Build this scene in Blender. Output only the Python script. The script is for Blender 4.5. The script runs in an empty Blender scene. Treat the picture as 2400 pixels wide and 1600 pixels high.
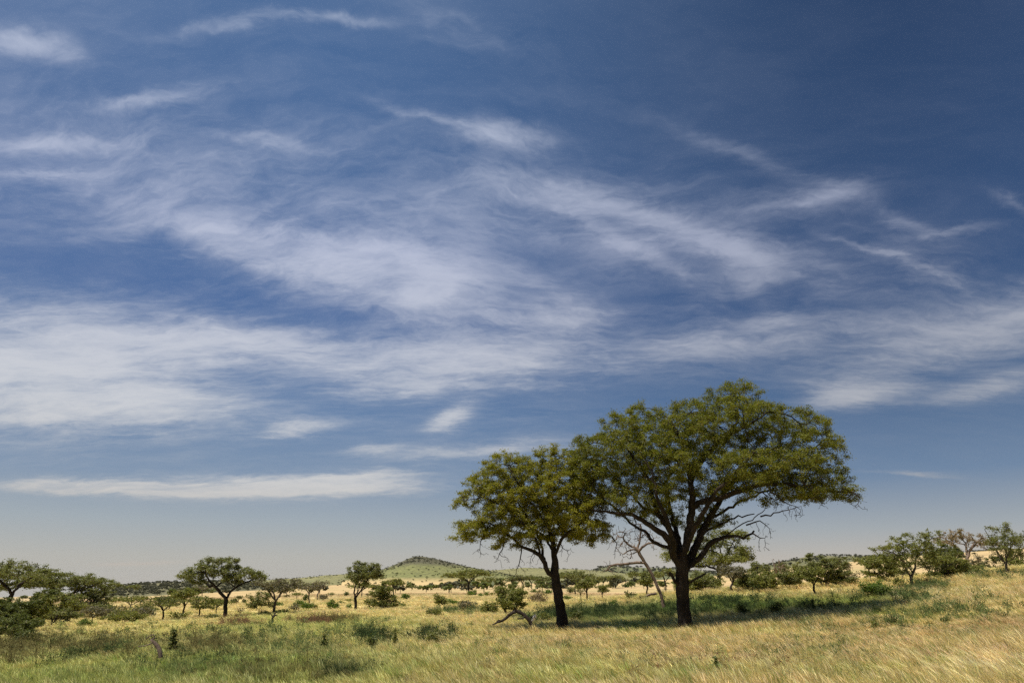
import bpy, math, random
import numpy as np
from mathutils import Vector, Matrix

SC = bpy.context.scene
COL = SC.collection
random.seed(7)
RNG = np.random.default_rng(11)

# ------------------------------------------------------------------ camera model
F, CX, CY, HOR = 1600.0, 1200.0, 800.0, 1362.0          # the photograph: 2400 x 1600
PITCH = math.atan((HOR - CY) / F)
FW = np.array([0, math.cos(PITCH), math.sin(PITCH)])
UP = np.array([0, -math.sin(PITCH), math.cos(PITCH)])
RT = np.array([1.0, 0, 0])

def ray(px, row):
    d = FW * F + RT * (px - CX) + UP * (CY - row)
    return d / np.linalg.norm(d)

def pt(px, row, Y, dy=0.0):
    d = ray(px, row)
    p = d / d[1] * Y
    p[1] += dy
    return p

def project(X, Y, Z):
    X = np.asarray(X, float); Y = np.asarray(Y, float); Z = np.asarray(Z, float)
    dep = Y * FW[1] + Z * FW[2]
    dep = np.where(dep < 0.5, 0.5, dep)
    u = Y * UP[1] + Z * UP[2]
    return CX + F * X / dep, CY - F * u / dep

# ------------------------------------------------------------------ noise
_T = np.random.default_rng(3).random((256, 256))
def vnoise(x, y):
    x = np.asarray(x, float); y = np.asarray(y, float)
    xi = np.floor(x).astype(int); yi = np.floor(y).astype(int)
    fx = x - xi; fy = y - yi
    fx = fx * fx * (3 - 2 * fx); fy = fy * fy * (3 - 2 * fy)
    g = lambda i, j: _T[i & 255, j & 255]
    return (g(xi, yi) * (1 - fx) + g(xi + 1, yi) * fx) * (1 - fy) + (g(xi, yi + 1) * (1 - fx) + g(xi + 1, yi + 1) * fx) * fy
def fbm(x, y, oct=4):
    s = 0; a = .5; t = 0
    for k in range(oct):
        s = s + a * vnoise(x * 2 ** k + 17 * k, y * 2 ** k + 31 * k); t += a; a *= .5
    return s / t

# ------------------------------------------------------------------ terrain
TD = [6, 10, 18, 28, 40, 55, 75, 100, 140, 200, 300, 450, 800, 1500, 3000, 8000]
TC = [-400, 0, 400, 800, 1200, 1600, 2000, 2400, 2800]
TZ = np.array([
 [-2.5,-3.0,-3.0,-3.2,-3.4,-3.6,-3.9,-4.3,-4.7,-5.3,-6.9,-9.6,-17,-33,-66,-170],
 [-2.5,-2.8,-2.9,-3.1,-3.3,-3.5,-3.9,-4.3,-4.7,-5.3,-6.9,-9.6,-17,-33,-66,-170],
 [-2.4,-2.6,-2.75,-2.95,-3.15,-3.4,-3.75,-4.1,-4.4,-4.9,-6.0,-8.2,-13,-20,-30,-60],
 [-2.3,-2.4,-2.5,-2.6,-2.75,-3.0,-3.2,-3.5,-3.7,-3.8,-4.6,-5.8,-5.8,-5.0,-6,-10],
 [-2.3,-2.3,-2.3,-2.3,-2.35,-2.4,-2.5,-2.9,-3.1,-3.2,-4.3,-5.8,-5.5,-5.0,-6,-10],
 [-2.3,-2.2,-2.25,-2.3,-2.35,-1.7,-.6,-1.5,-3.2,-4.0,-5.0,-5.6,-1.0,4.0,0,-10],
 [-2.3,-2.0,-2.1,-2.0,-1.6,-.9,0.35,-.5,-2.2,-3.2,-2.6,2.5,17,36,30,0],
 [-2.2,-1.8,-1.7,-1.4,-.8,.25,1.35,1.3,0.0,-.5,2.0,10.0,28,52,40,0],
 [-2.2,-1.7,-1.5,-1.1,-.4,.8,2.3,3.0,2.0,1.0,4.0,12,32,56,40,0]], float)
TAZ = np.array([math.atan((c - CX) / 1692.0) for c in TC])
_gl = np.linspace(math.log(6), math.log(8000), 240)
_ga = np.linspace(math.radians(-58), math.radians(58), 233)
_tmp = np.array([np.interp(_gl, np.log(TD), TZ[i]) for i in range(len(TC))])
_G = np.array([np.interp(_ga, TAZ, _tmp[:, j]) for j in range(len(_gl))]).T       # az x logd
def _blur(a, k, ax):
    w = np.exp(-0.5 * (np.arange(-3 * k, 3 * k + 1) / k) ** 2); w /= w.sum()
    pad = [(0, 0), (0, 0)]; pad[ax] = (3 * k, 3 * k)
    b = np.pad(a, pad, mode='edge')
    return np.apply_along_axis(lambda m: np.convolve(m, w, 'valid'), ax, b)
_G = _blur(_blur(_G, 3, 1), 6, 0)
def height(X, Y):
    X = np.asarray(X, float); Y = np.asarray(Y, float)
    az = np.arctan2(X, Y); R = np.maximum(np.hypot(X, Y), 0.01)
    # behind the camera the terrain mirrors smoothly
    back = np.abs(az) > math.radians(58)
    azf = np.where(back, np.sign(az) * (math.radians(58) * (math.pi - np.abs(az)) / (math.pi - math.radians(58))), az)
    ia = np.clip((azf - _ga[0]) / (_ga[1] - _ga[0]), 0, len(_ga) - 1.001)
    il = np.clip((np.log(np.maximum(R, 6)) - _gl[0]) / (_gl[1] - _gl[0]), 0, len(_gl) - 1.001)
    a0 = ia.astype(int); l0 = il.astype(int); fa = ia - a0; fl = il - l0
    z = (_G[a0, l0] * (1 - fa) + _G[a0 + 1, l0] * fa) * (1 - fl) + (_G[a0, l0 + 1] * (1 - fa) + _G[a0 + 1, l0 + 1] * fa) * fl
    t = np.clip(R / 10, 0, 1); z = -2.35 * (1 - t) + z * t
    z = z + (fbm(X / 4.0 + 9, Y / 4.0) - .5) * .22 * np.clip(R / 25, 0, 1) + (fbm(X / 30.0, Y / 30.0 + 5) - .5) * .35 * np.clip((R - 30) / 60, 0, 1)
    return z - .2 * np.clip(R / 12, 0, 1)
def hz(x, y): return float(height(x, y))

def hit(px, row, Dmin=12, Dmax=900, up=0.0):
    """first ground point seen at this pixel of the photograph"""
    d = ray(px, row); d = d / math.hypot(d[0], d[1])
    D = np.exp(np.linspace(math.log(Dmin), math.log(Dmax), 900))
    g = height(d[0] * D, d[1] * D) + up - d[2] * D
    k = np.argmax(g > 0)
    if g[k] <= 0: return None
    Dk = D[k]
    return np.array([d[0] * Dk, d[1] * Dk, hz(d[0] * Dk, d[1] * Dk)])

# ------------------------------------------------------------------ scene helpers
def link(name, me, mat=None, parent=None):
    o = bpy.data.objects.new(name, me); COL.objects.link(o)
    if mat is not None:
        me.materials.clear(); me.materials.append(mat)
    if parent is not None: o.parent = parent
    return o
def tag(o, label=None, cat=None, group=None, kind=None):
    if label: o['label'] = label
    if cat: o['category'] = cat
    if group: o['group'] = group
    if kind: o['kind'] = kind
    return o
def empty(name, loc, label, cat, group=None, rz=0):
    o = bpy.data.objects.new(name, None); COL.objects.link(o)
    o.location = [float(v) for v in loc]; o.rotation_euler = (0, 0, rz); o.empty_display_size = .5
    return tag(o, label, cat, group)
def mesh_np(name, V, Fc, smooth=False):
    """V (n,3); Fc (m,k) faces of equal size, or list of such arrays"""
    me = bpy.data.meshes.new(name)
    if not isinstance(Fc, list): Fc = [Fc]
    Fc = [np.asarray(f, np.int32) for f in Fc if len(f)]
    V = np.asarray(V, np.float32)
    me.vertices.add(len(V)); me.vertices.foreach_set('co', V.ravel())
    tot = sum(f.size for f in Fc); n = sum(len(f) for f in Fc)
    if n:
        me.loops.add(tot); me.loops.foreach_set('vertex_index', np.concatenate([f.ravel() for f in Fc]))
        st = []; s = 0
        for f in Fc:
            st.append(s + np.arange(len(f)) * f.shape[1]); s += f.size
        me.polygons.add(n); me.polygons.foreach_set('loop_start', np.concatenate(st).astype(np.int32))
        if smooth: me.polygons.foreach_set('use_smooth', np.ones(n, bool))
    me.update(calc_edges=True)
    return me
def set_col(me, name, C):
    a = me.color_attributes.new(name, 'FLOAT_COLOR', 'POINT')
    a.data.foreach_set('color', np.hstack([C, np.ones((len(C), 1))]).astype(np.float32).ravel())

# ------------------------------------------------------------------ materials
def nodes(name):
    m = bpy.data.materials.new(name); m.use_nodes = True
    nt = m.node_tree; nt.nodes.clear()
    return m, nt
class NB:
    def __init__(s, nt): s.nt = nt
    def n(s, t, ins=None, **kw):
        x = s.nt.nodes.new(t)
        for k, v in kw.items(): setattr(x, k, v)
        for k, v in (ins or {}).items():
            if hasattr(v, 'is_output'): s.nt.links.new(v, x.inputs[k])
            else: x.inputs[k].default_value = v
        return x
    def math(s, op, a, b=None, c=None, clamp=False):
        ins = {0: a}
        if b is not None: ins[1] = b
        if c is not None: ins[2] = c
        return s.n('ShaderNodeMath', ins, operation=op, use_clamp=clamp).outputs[0]
    def mix(s, f, a, b, mode='MIX'):
        x = s.n('ShaderNodeMix', None, data_type='RGBA', blend_type=mode)
        for k, v in ((0, f), (6, a), (7, b)):
            if hasattr(v, 'is_output'): s.nt.links.new(v, x.inputs[k])
            else: x.inputs[k].default_value = v
        return x.outputs[2]
    def ramp(s, f, stops, interp='LINEAR'):
        x = s.n('ShaderNodeValToRGB', {0: f}); r = x.color_ramp; r.interpolation = interp
        while len(r.elements) > 1: r.elements.remove(r.elements[-1])
        r.elements[0].position = stops[0][0]; r.elements[0].color = (*stops[0][1], 1)
        for p, c in stops[1:]:
            e = r.elements.new(p); e.color = (*c, 1)
        return x.outputs[0]

def leaf_material(name, a, b, c=None, trans=.35, dry=.0):
    """a, b: two foliage colours, c the colour of the few odd (dry or fresh) leaves"""
    m, nt = nodes(name); B = NB(nt)
    geo = B.n('ShaderNodeNewGeometry')
    tc = B.n('ShaderNodeTexCoord')
    nz = B.n('ShaderNodeTexNoise', {'Vector': tc.outputs['Object'], 'Scale': .55, 'Detail': 3.0})
    big = B.ramp(nz.outputs[0], [(.38, (0, 0, 0)), (.62, (1, 1, 1))])
    f = B.math('MULTIPLY_ADD', geo.outputs['Random Per Island'], .6, B.math('MULTIPLY', big, .4))
    col = B.mix(f, (*a, 1), (*b, 1))
    if c is not None:
        odd = B.math('GREATER_THAN', B.math('FRACT', B.math('MULTIPLY', geo.outputs['Random Per Island'], 37.7)), 1 - dry)
        col = B.mix(odd, col, (*c, 1))
    d = B.n('ShaderNodeBsdfDiffuse', {'Color': col})
    t = B.n('ShaderNodeBsdfTranslucent', {'Color': B.mix(1.0, col, (1.0, 1.12, .55, 1), 'MULTIPLY')})
    g = B.n('ShaderNodeBsdfGlossy', {'Color': (1, 1, 1, 1), 'Roughness': .5})
    s = B.n('ShaderNodeMixShader', {0: trans, 1: d.outputs[0], 2: t.outputs[0]})
    s2 = B.n('ShaderNodeMixShader', {0: .012, 1: s.outputs[0], 2: g.outputs[0]})
    B.n('ShaderNodeOutputMaterial', {0: s2.outputs[0]})
    return m
def bark_material(name, a, b, scale=6.0, bump=.5):
    m, nt = nodes(name); B = NB(nt)
    tc = B.n('ShaderNodeTexCoord')
    mp = B.n('ShaderNodeMapping', {'Vector': tc.outputs['Object'], 'Scale': (scale * 1.6, scale * 1.6, scale * .35)})
    nz = B.n('ShaderNodeTexNoise', {'Vector': mp.outputs[0], 'Scale': 1.6, 'Detail': 6.0, 'Roughness': .7})
    n2 = B.n('ShaderNodeTexNoise', {'Vector': tc.outputs['Object'], 'Scale': 1.1, 'Detail': 3.0})
    f = B.math('MULTIPLY_ADD', nz.outputs[0], .9, B.math('MULTIPLY_ADD', n2.outputs[0], .7, -.35))
    col = B.ramp(f, [(.3, a), (.7, b)])
    bp = B.n('ShaderNodeBump', {'Height': nz.outputs[0], 'Strength': bump, 'Distance': .06})
    p = B.n('ShaderNodeBsdfPrincipled', {'Base Color': col, 'Roughness': .9, 'Normal': bp.outputs[0]})
    p.inputs['Specular IOR Level'].default_value = .15
    B.n('ShaderNodeOutputMaterial', {0: p.outputs[0]})
    return m

M_BARK = bark_material('bark', (.010, .008, .006), (.046, .034, .026))
M_BARK_G = bark_material('grey_bark', (.05, .04, .03), (.16, .125, .09), 9)
M_DEAD = bark_material('dead_wood', (.09, .062, .045), (.30, .225, .17), 10)
M_DEAD_D = bark_material('charred_wood', (.014, .010, .008), (.07, .052, .04), 10)
M_BONE = bark_material('bleached_wood', (.5, .47, .42), (.75, .72, .66), 14)
L_HERO = leaf_material('hero_leaves', (.105, .116, .018), (.195, .190, .028), (.22, .16, .04), .45, .07)
L_HERO2 = leaf_material('yellow_green_leaves', (.15, .15, .018), (.28, .25, .03), (.27, .20, .04), .45, .08)
L_OLIVE = leaf_material('olive_leaves', (.128, .138, .046), (.205, .205, .072), (.2, .16, .08), .4, .08)
L_GREY = leaf_material('grey_leaves', (.125, .112, .068), (.195, .175, .105), (.22, .17, .1), .35, .15)
L_GREEN = leaf_material('green_leaves', (0.137, 0.149, 0.038), (0.234, 0.226, 0.062), (0.260, 0.209, 0.076), .4, .05)
L_DARK = leaf_material('dark_green_leaves', (0.074, 0.092, 0.026), (0.142, 0.149, 0.040), (0.176, 0.149, 0.050), .35, .05)
L_FRESH = leaf_material('fresh_green_leaves', (0.081, 0.126, 0.022), (0.156, 0.210, 0.040), (0.213, 0.210, 0.060), .4, .05)
L_SCRUB = leaf_material('hill_scrub_leaves', (.055, .055, .028), (.10, .095, .048), None, .2)
L_BROWN = leaf_material('brown_green_leaves', (.17, .13, .075), (.26, .20, .11), (.28, .19, .12), .35, .2)
EXPO = 0.35
SUN_E = 4.9
# cloud banks: px, row, rx, ry (photo pixels), rotation (deg, + = down to the right), strength
BANKS = [
 (250, 625, 260, 45, 4, -.35), (1260, 600, 110, 40, 20, -.25), (1180, 720, 70, 60, 30, -.3), (1450, 700, 130, 60, 10, -.25), (1650, 950, 260, 50, 0, -.2), (1850, 560, 60, 30, 10, -.2), (560, 500, 160, 40, 0, -.12), (1250, 930, 200, 20, 0, -.15), (760, 740, 160, 28, 8, -.2), (600, 860, 90, 40, 0, -.25),
 (100, 850, 330, 120, 6, 1.3), (250, 950, 300, 55, 3, 1.0), (560, 810, 230, 50, 6, .8), (50, 950, 160, 50, -8, .7),
 (600, 575, 240, 55, 14, .95), (860, 600, 200, 38, 4, 1.0), (990, 660, 60, 34, -10, 1.2),
 (1040, 860, 230, 45, 0, .7), (1200, 840, 140, 35, 0, .5), (950, 905, 160, 25, 0, .6),
 (420, 1142, 300, 12, 1, 1.6), (680, 1140, 230, 22, 0, 2.2), (160, 1142, 90, 14, 0, 1.2), (840, 1118, 120, 12, -5, .9),
 (1060, 978, 50, 18, -18, 1.1), (700, 1010, 70, 14, -6, .9), (880, 1052, 60, 12, -8, .6),
 (1400, 490, 260, 34, 16, .36), (1620, 560, 220, 26, 24, .36), (1480, 590, 150, 18, 32, .45), (1740, 610, 200, 30, 12, .32), (1250, 480, 160, 60, 10, .3), (1200, 305, 110, 30, 6, .9), (1330, 450, 200, 40, 20, .4),
 (1930, 475, 90, 34, -14, .62), (1840, 490, 130, 12, -8, .3), (2110, 530, 70, 16, 18, .4), (2200, 550, 100, 10, -6, .4), (2080, 600, 140, 9, 14, .4), (2200, 650, 110, 60, 30, .30),
 (2180, 800, 300, 60, -20, .72), (2380, 720, 90, 40, -30, .4), (2000, 925, 110, 26, -10, .9), (2330, 900, 140, 30, -14, .6), (1850, 790, 200, 40, -8, .45),
 (1330, 745, 100, 40, 0, .55), (1770, 690, 110, 40, 48, .34), (1600, 815, 160, 24, -14, .35),
 (60, 85, 110, 32, 4, .75), (780, 25, 120, 12, 0, .6), (540, 50, 120, 16, -14, .4), (330, 215, 150, 16, -6, .55), (110, 330, 160, 20, -4, .55), (80, 408, 110, 12, 0, .5),
 (1000, 265, 120, 12, 18, .4), (620, 315, 200, 12, 6, .3), (2130, 1115, 90, 7, 4, .55), (1120, 1055, 170, 16, -4, .7), (330, 1318, 110, 7, 0, .45),
 (1150, 640, 700, 230, 8, .32), (450, 400, 600, 160, 6, .28), (1000, 780, 500, 120, 4, .25), (1080, 60, 160, 40, 20, .25), (2370, 490, 60, 14, 25, .5), (1750, 370, 200, 22, 24, .28), (1850, 600, 300, 120, 14, .16), (1150, 720, 200, 50, 30, .35),
]
GRASS_D = 1.0
HAZE = 1.6e-5
# ------------------------------------------------------------------ tree growing
class Skel:
    def __init__(s):
        s.P = []; s.par = []; s.fix = []
    def add(s, p, par, r=0.0):
        s.P.append(np.asarray(p, float)); s.par.append(par); s.fix.append(r); return len(s.P) - 1
    def line(s, pts, radii, start=None, step=.35, rng=None, wob=.0):
        """polyline with radii; starts at node index `start` (or a new root); returns last index"""
        pts = [np.asarray(p, float) for p in pts]
        if start is None:
            cur = s.add(pts[0], -1, radii[0]); prev = pts[0]; r0 = radii[0]; rest = list(zip(pts[1:], radii[1:]))
        else:
            cur = start; prev = s.P[start]; r0 = radii[0]; rest = list(zip(pts, radii))
        for p, r in rest:
            L = np.linalg.norm(p - prev); n = max(1, int(round(L / step)))
            for k in range(1, n + 1):
                t = k / n; q = prev + (p - prev) * t
                if rng is not None and wob and k < n: q = q + rng.normal(0, wob, 3)
                cur = s.add(q, cur, r0 + (r - r0) * t)
            prev = p; r0 = r
        return cur
    def nearest(s, p):
        A = np.array(s.P); return int(np.argmin(((A - np.asarray(p)) ** 2).sum(1)))
    def grow(s, A, step, dk, rng, iters=60, jit=.25, bias=(0, 0, .05), maxn=9000, only=None, di=1e9):
        P = np.array(s.P); n0 = len(P); par = list(s.par)
        cap = maxn + n0
        buf = np.zeros((cap + 400, 3)); buf[:n0] = P; n = n0
        kids = np.zeros(cap + 400, int)
        cand = np.arange(n0) if only is None else np.array([i for i in range(n0) if only(i)])
        D = ((A[:, None] - P[None, cand]) ** 2).sum(2); ni = cand[D.argmin(1)]; nd = np.sqrt(D.min(1))
        alive = np.ones(len(A), bool)
        bias = np.array(bias)
        for it in range(iters):
            act = alive & (nd < di)
            if not act.any() or n > cap: break
            v = A[act] - buf[ni[act]]; v /= np.linalg.norm(v, axis=1)[:, None] + 1e-9
            acc = np.zeros((n, 3)); np.add.at(acc, ni[act], v)
            g = np.unique(ni[act]); g = g[kids[g] < 4]
            if not len(g): break
            d = acc[g]; d /= np.linalg.norm(d, axis=1)[:, None] + 1e-9
            d = d + rng.normal(0, jit, d.shape) + bias; d /= np.linalg.norm(d, axis=1)[:, None]
            new = buf[g] + d * step; m = len(g)
            if n + m > len(buf): break
            buf[n:n + m] = new; kids[g] += 1; par.extend(g.tolist())
            a = np.where(alive)[0]
            DD = np.sqrt(((A[a][:, None] - new[None]) ** 2).sum(2)); j = DD.argmin(1); dm = DD[np.arange(len(a)), j]
            b = dm < nd[a]; ni[a[b]] = n + j[b]; nd[a[b]] = dm[b]
            alive[a[nd[a] < dk]] = False
            n += m
        s.P = list(buf[:n]); s.par = par; s.fix = s.fix + [0.0] * (n - n0)
    def radii(s, tip, base=None, e=2.3):
        n = len(s.P); r = np.zeros(n); par = s.par
        hasc = np.zeros(n, bool)
        for i in range(n):
            if par[i] >= 0: hasc[par[i]] = True
        acc = np.zeros(n)
        for i in range(n - 1, -1, -1):
            if not hasc[i]: acc[i] = tip ** e
            if par[i] >= 0: acc[par[i]] += acc[i]
        r = acc ** (1 / e)
        if base:
            rb = max(r[0], tip * 1.01); k = math.log(base / tip) / math.log(rb / tip)
            r = tip * (r / tip) ** k
        fix = np.array(s.fix)
        r = np.where(fix > 0, np.maximum(fix, np.minimum(r, fix * 1.3)), r)
        for i in range(n):                       # never thicker than its parent
            p = par[i]
            if p >= 0 and r[i] > r[p]: r[i] = r[p]
        s.r = r; s.hasc = hasc
        return r

def tubes(sk, minr=0.0, sides=(9, 6, 4, 3), rough=0.0, rng=None, flare=None):
    P = np.array(sk.P); r = sk.r; n = len(P)
    ch = [[] for _ in range(n)]
    roots = []
    for i, p in enumerate(sk.par):
        if p >= 0: ch[p].append(i)
        else: roots.append(i)
    V = []; Q = []; off = 0
    rb = r.max()
    stack = [(a, None) for a in roots]
    while stack:
        st, pre = stack.pop()
        chain = ([pre] if pre is not None else []) + [st]; cur = st
        while ch[cur]:
            c = sorted(ch[cur], key=lambda i: -r[i])
            for o in c[1:]:
                stack.append((o, cur))
            cur = c[0]; chain.append(cur)
        if len(chain) < 2: continue
        rr = r[chain].copy()
        if pre is not None: rr[0] = min(rr[0], rr[1] * 1.15)
        if rr.max() < minr: continue
        k = sides[0] if rr[0] > rb * .3 else sides[1] if rr[0] > rb * .1 else sides[2] if rr[0] > rb * .04 else sides[3]
        pp = P[chain]
        T = np.gradient(pp, axis=0); T /= np.linalg.norm(T, axis=1)[:, None] + 1e-9
        ref = np.array([1.0, 0, 0]) if abs(T[0][0]) < .8 else np.array([0, 1.0, 0])
        N = []
        u = ref - T[0] * ref.dot(T[0]); u /= np.linalg.norm(u)
        for t in T:
            u = u - t * u.dot(t); u /= np.linalg.norm(u) + 1e-9; N.append(u.copy())
        N = np.array(N); Bn = np.cross(T, N)
        a = np.arange(k) * 2 * math.pi / k
        rr2 = np.repeat(rr[:, None], k, 1)
        if rough and k > 4:
            rr2 = rr2 * (1 + rough * (rng.random(rr2.shape) - .5) + rough * 1.5 * (rng.random(k) - .5)[None])
        R = pp[:, None] + rr2[..., None] * (np.cos(a)[None, :, None] * N[:, None] + np.sin(a)[None, :, None] * Bn[:, None])
        m = len(chain)
        V.append(R.reshape(-1, 3))
        i0 = off + (np.arange(m - 1)[:, None] * k + np.arange(k)[None])
        i1 = off + (np.arange(m - 1)[:, None] * k + (np.arange(k)[None] + 1) % k)
        Q.append(np.stack([i0, i1, i1 + k, i0 + k], -1).reshape(-1, 4))
        off += m * k
    return np.vstack(V), np.vstack(Q)

def leaf_quads(C, L, W, rng, up=.35, tri=False):
    """elongated rhombus leaves centred at C, random directions; returns V, F"""
    n = len(C)
    d = rng.normal(0, 1, (n, 3)); d[:, 2] *= .7; d /= np.linalg.norm(d, axis=1)[:, None]
    nn = rng.normal(0, 1, (n, 3)); nn[:, 2] += np.sign(nn[:, 2]) * up * 2
    s = np.cross(d, nn); s /= np.linalg.norm(s, axis=1)[:, None] + 1e-9
    sz = rng.uniform(.6, 1.35, n)[:, None]
    L = L * sz; W = W * sz
    if tri:
        V = np.stack([C - d * L / 2 - s * W / 2, C - d * L / 2 + s * W / 2, C + d * L / 2], 1).reshape(-1, 3)
        Fc = np.arange(n * 3).reshape(n, 3)
    else:
        V = np.stack([C - d * L / 2, C + s * W / 2, C + d * L / 2, C - s * W / 2], 1).reshape(-1, 3)
        Fc = np.arange(n * 4).reshape(n, 4)
    return V, Fc

def leaf_points(sk, N, sig, rng, rmax=None, flat=.6, zmin=None, weights=None):
    P = np.array(sk.P); r = sk.r
    m = r < rmax if rmax else ~sk.hasc
    if zmin is not None: m &= P[:, 2] > zmin
    idx = np.where(m)[0]
    if not len(idx): return np.zeros((0, 3))
    w = None
    if weights is not None:
        w = weights(P[idx]); w = w / w.sum()
    # clumpy: each thin node gets its own vigour
    vig = rng.gamma(2.6, 1, len(idx)); w = vig / vig.sum() if w is None else w * vig / (w * vig).sum()
    k = rng.choice(idx, N, p=w)
    off = rng.normal(0, sig, (N, 3)); off[:, 2] *= flat
    return P[k] + off

def blob_pts(pads, n, rng, shell=.55):
    """pads: (cx,cy,cz,rx,ry,rz,weight)"""
    pads = np.array([p if len(p) == 7 else (*p, 1.0) for p in pads], float)
    w = pads[:, 3] * pads[:, 4] * pads[:, 5] * pads[:, 6]; w = w / w.sum()
    k = rng.choice(len(pads), n, p=w)
    d = rng.normal(0, 1, (n, 3)); d /= np.linalg.norm(d, axis=1)[:, None]
    rad = rng.random(n) ** (1 / 3.0); rad = shell + (1 - shell) * rad if False else rad ** shell
    return pads[k, :3] + d * rad[:, None] * pads[k, 3:6]

PXM = 1 / 683.0
def gen_tree(kind, H, W, D, seed, dens=1.0, trunk_r=None, lean=0.0, fork=None):
    """a whole tree in metres around its base: returns (trunk V,F), (crown V,F)"""
    rng = np.random.default_rng(seed)
    sk = Skel(); R = W / 2; pads = []
    zf = {'umbrella': .42, 'round': .30, 'bush': .06, 'cone': .1, 'bare': .35, 'layered': .4}[kind] if fork is None else fork
    tr = trunk_r or {'umbrella': .028, 'round': .024, 'bush': .016, 'cone': .022, 'bare': .022, 'layered': .026}[kind] * H
    lx = lean * H
    if kind == 'umbrella':
        n = 16
        for k in range(n):
            a = rng.uniform(0, 2 * math.pi); q = math.sqrt((k + .3) / n)
            pads.append((q * R * .8 * math.cos(a) + lx, q * R * .8 * math.sin(a), H * (.90 - .24 * q ** 2.2) + rng.normal(0, .02) * H, R * rng.uniform(.26, .4), R * rng.uniform(.26, .4), H * rng.uniform(.06, .10)))
    elif kind == 'layered':
        for z, q in ((.45, .75), (.62, 1.0), (.8, .75), (.92, .45)):
            for k in range(6):
                a = rng.uniform(0, 2 * math.pi); t = math.sqrt(rng.random()) * q * .72
                pads.append((t * R * math.cos(a) + lx, t * R * math.sin(a), H * (z + rng.normal(0, .03)), R * rng.uniform(.25, .42), R * .33, H * .06))
    elif kind in ('round', 'bare'):
        n = 13; zc = .66; zr = .27
        for k in range(n):
            d = rng.normal(0, 1, 3); d /= np.linalg.norm(d); q = rng.uniform(.4, 1)
            pads.append((d[0] * q * R * .68 + lx, d[1] * q * R * .68, H * (zc + d[2] * q * zr * .8), R * rng.uniform(.25, .42), R * .36, H * rng.uniform(.09, .15)))
    elif kind == 'bush':
        n = 15
        for k in range(n):
            d = rng.normal(0, 1, 3); d[2] = abs(d[2]); d /= np.linalg.norm(d); q = rng.uniform(.3, 1.05)
            pads.append((d[0] * q * R * .68 + lx, d[1] * q * R * .68, H * (.22 + d[2] * q * .58), R * rng.uniform(.25, .42), R * .36, H * rng.uniform(.12, .2)))
    elif kind == 'cone':
        for k in range(26):
            z = rng.uniform(.12, .95); q = (1 - z) * .8 + .18; a = rng.uniform(0, 2 * math.pi)
            pads.append((q * R * .5 * math.cos(a) + lx, q * R * .5 * math.sin(a), H * z, R * .42 * (q + .2), R * .4, H * .10))
    nA = {'umbrella': 260, 'round': 220, 'bush': 170, 'cone': 380, 'bare': 150, 'layered': 300}[kind]
    A = blob_pts(pads, nA, rng, .6)
    step = max(H, W * .7) / 26
    sides = (7, 5, 3, 3)
    if kind == 'bush':
        root = sk.add((0, 0, -.12 * H), -1, tr)
        for k in range(5):
            a = rng.uniform(0, 6.28)
            sk.line([(math.cos(a) * R * .12, math.sin(a) * R * .12, H * .05), (math.cos(a) * R * .28, math.sin(a) * R * .28, H * .25)], [tr * .7, tr * .5, tr * .4], root, step)
    else:
        e = sk.line([(0, 0, -.08 * H), (rng.normal(0, .01) * H, 0, H * .05), (lx * .25 + rng.normal(0, .02) * H, rng.normal(0, .01) * H, H * zf * .6), (lx * .5 + rng.normal(0, .02) * H, 0, H * zf)], [tr * 1.35, tr, tr * .85, tr * .75], None, step)
        nl = 3 if kind != 'cone' else 1
        if kind == 'cone':
            sk.line([(lx, 0, H * .9)], [tr * .7, tr * .1], e, step)
        else:
            a0 = rng.uniform(0, 6.28)
            for k in range(nl + 1):
                a = a0 + k * 2 * math.pi / (nl + 1) + rng.normal(0, .3)
                q = rng.uniform(.3, .5)
                if k == 0: a = rng.choice([0.0, math.pi]) + rng.normal(0, .3)
                sk.line([(lx * .7 + math.cos(a) * R * q * .45, math.sin(a) * R * q * .45, H * (zf + (.85 - zf) * .38)), (lx + math.cos(a) * R * q, math.sin(a) * R * q, H * (zf + (.85 - zf) * .68))], [tr * .6, tr * .42, tr * .28], e, step, rng, step * .15)
    zc = H * zf * .9
    sk.grow(A, step, step * 1.3, rng, 60, .32, (0, 0, .03), 1500, only=(lambda i: sk.P[i][2] > zc) if kind not in ('bush', 'cone') else None)
    px = D * PXM
    tip = max(.012 * H / 5, px * (.22 if kind != 'bare' else .3))
    sk.radii(min(tip, tr * .25), tr)
    TV, TF = tubes(sk, 0, sides, .12, rng)
    L = max(.11, px * 1.5); Wd = max(.045, px * .8)
    area = W * H * {'umbrella': .42, 'round': .62, 'bush': .8, 'cone': .55, 'bare': .5, 'layered': .6}[kind]
    N = int(dens * area / (L * Wd * .5) * {'umbrella': 2.5, 'round': 2.4, 'bush': 3.2, 'cone': 4.2, 'bare': .5, 'layered': 2.1}[kind])
    N = min(N, 30000)
    C = leaf_points(sk, max(N, 30), max(step * .55, L * .6), rng, sk.r.min() * 1.9 + 1e-6, .55)
    C = C[C[:, 2] > .03 * H]
    # bring the outline to the wanted width and height
    x0, x1 = np.percentile(C[:, 0], [1.2, 98.8]); sx = min(1.7, max(.7, W / max(x1 - x0 + L * .5, .1))); sz = min(1.5, max(.75, H / max(np.percentile(C[:, 2], 99) + L * .2, .1)))
    sc = np.array([sx, sx, sz])
    if kind in ('bare',): sc = np.array([min(sx, 1.25), min(sx, 1.25), sz])
    C = C * sc; TV = TV * sc
    extra = max(1.0, sc[0] * sc[2]) - 1
    if extra > .05 and len(C) < 30000:
        k = rng.integers(0, len(C), int(len(C) * extra)); C = np.vstack([C, C[k] + rng.normal(0, step * .5, (len(k), 3)) * (1, 1, .6)])
    LV, LF = leaf_quads(C, L, Wd, rng)
    return (TV, TF), (LV, LF)

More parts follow.
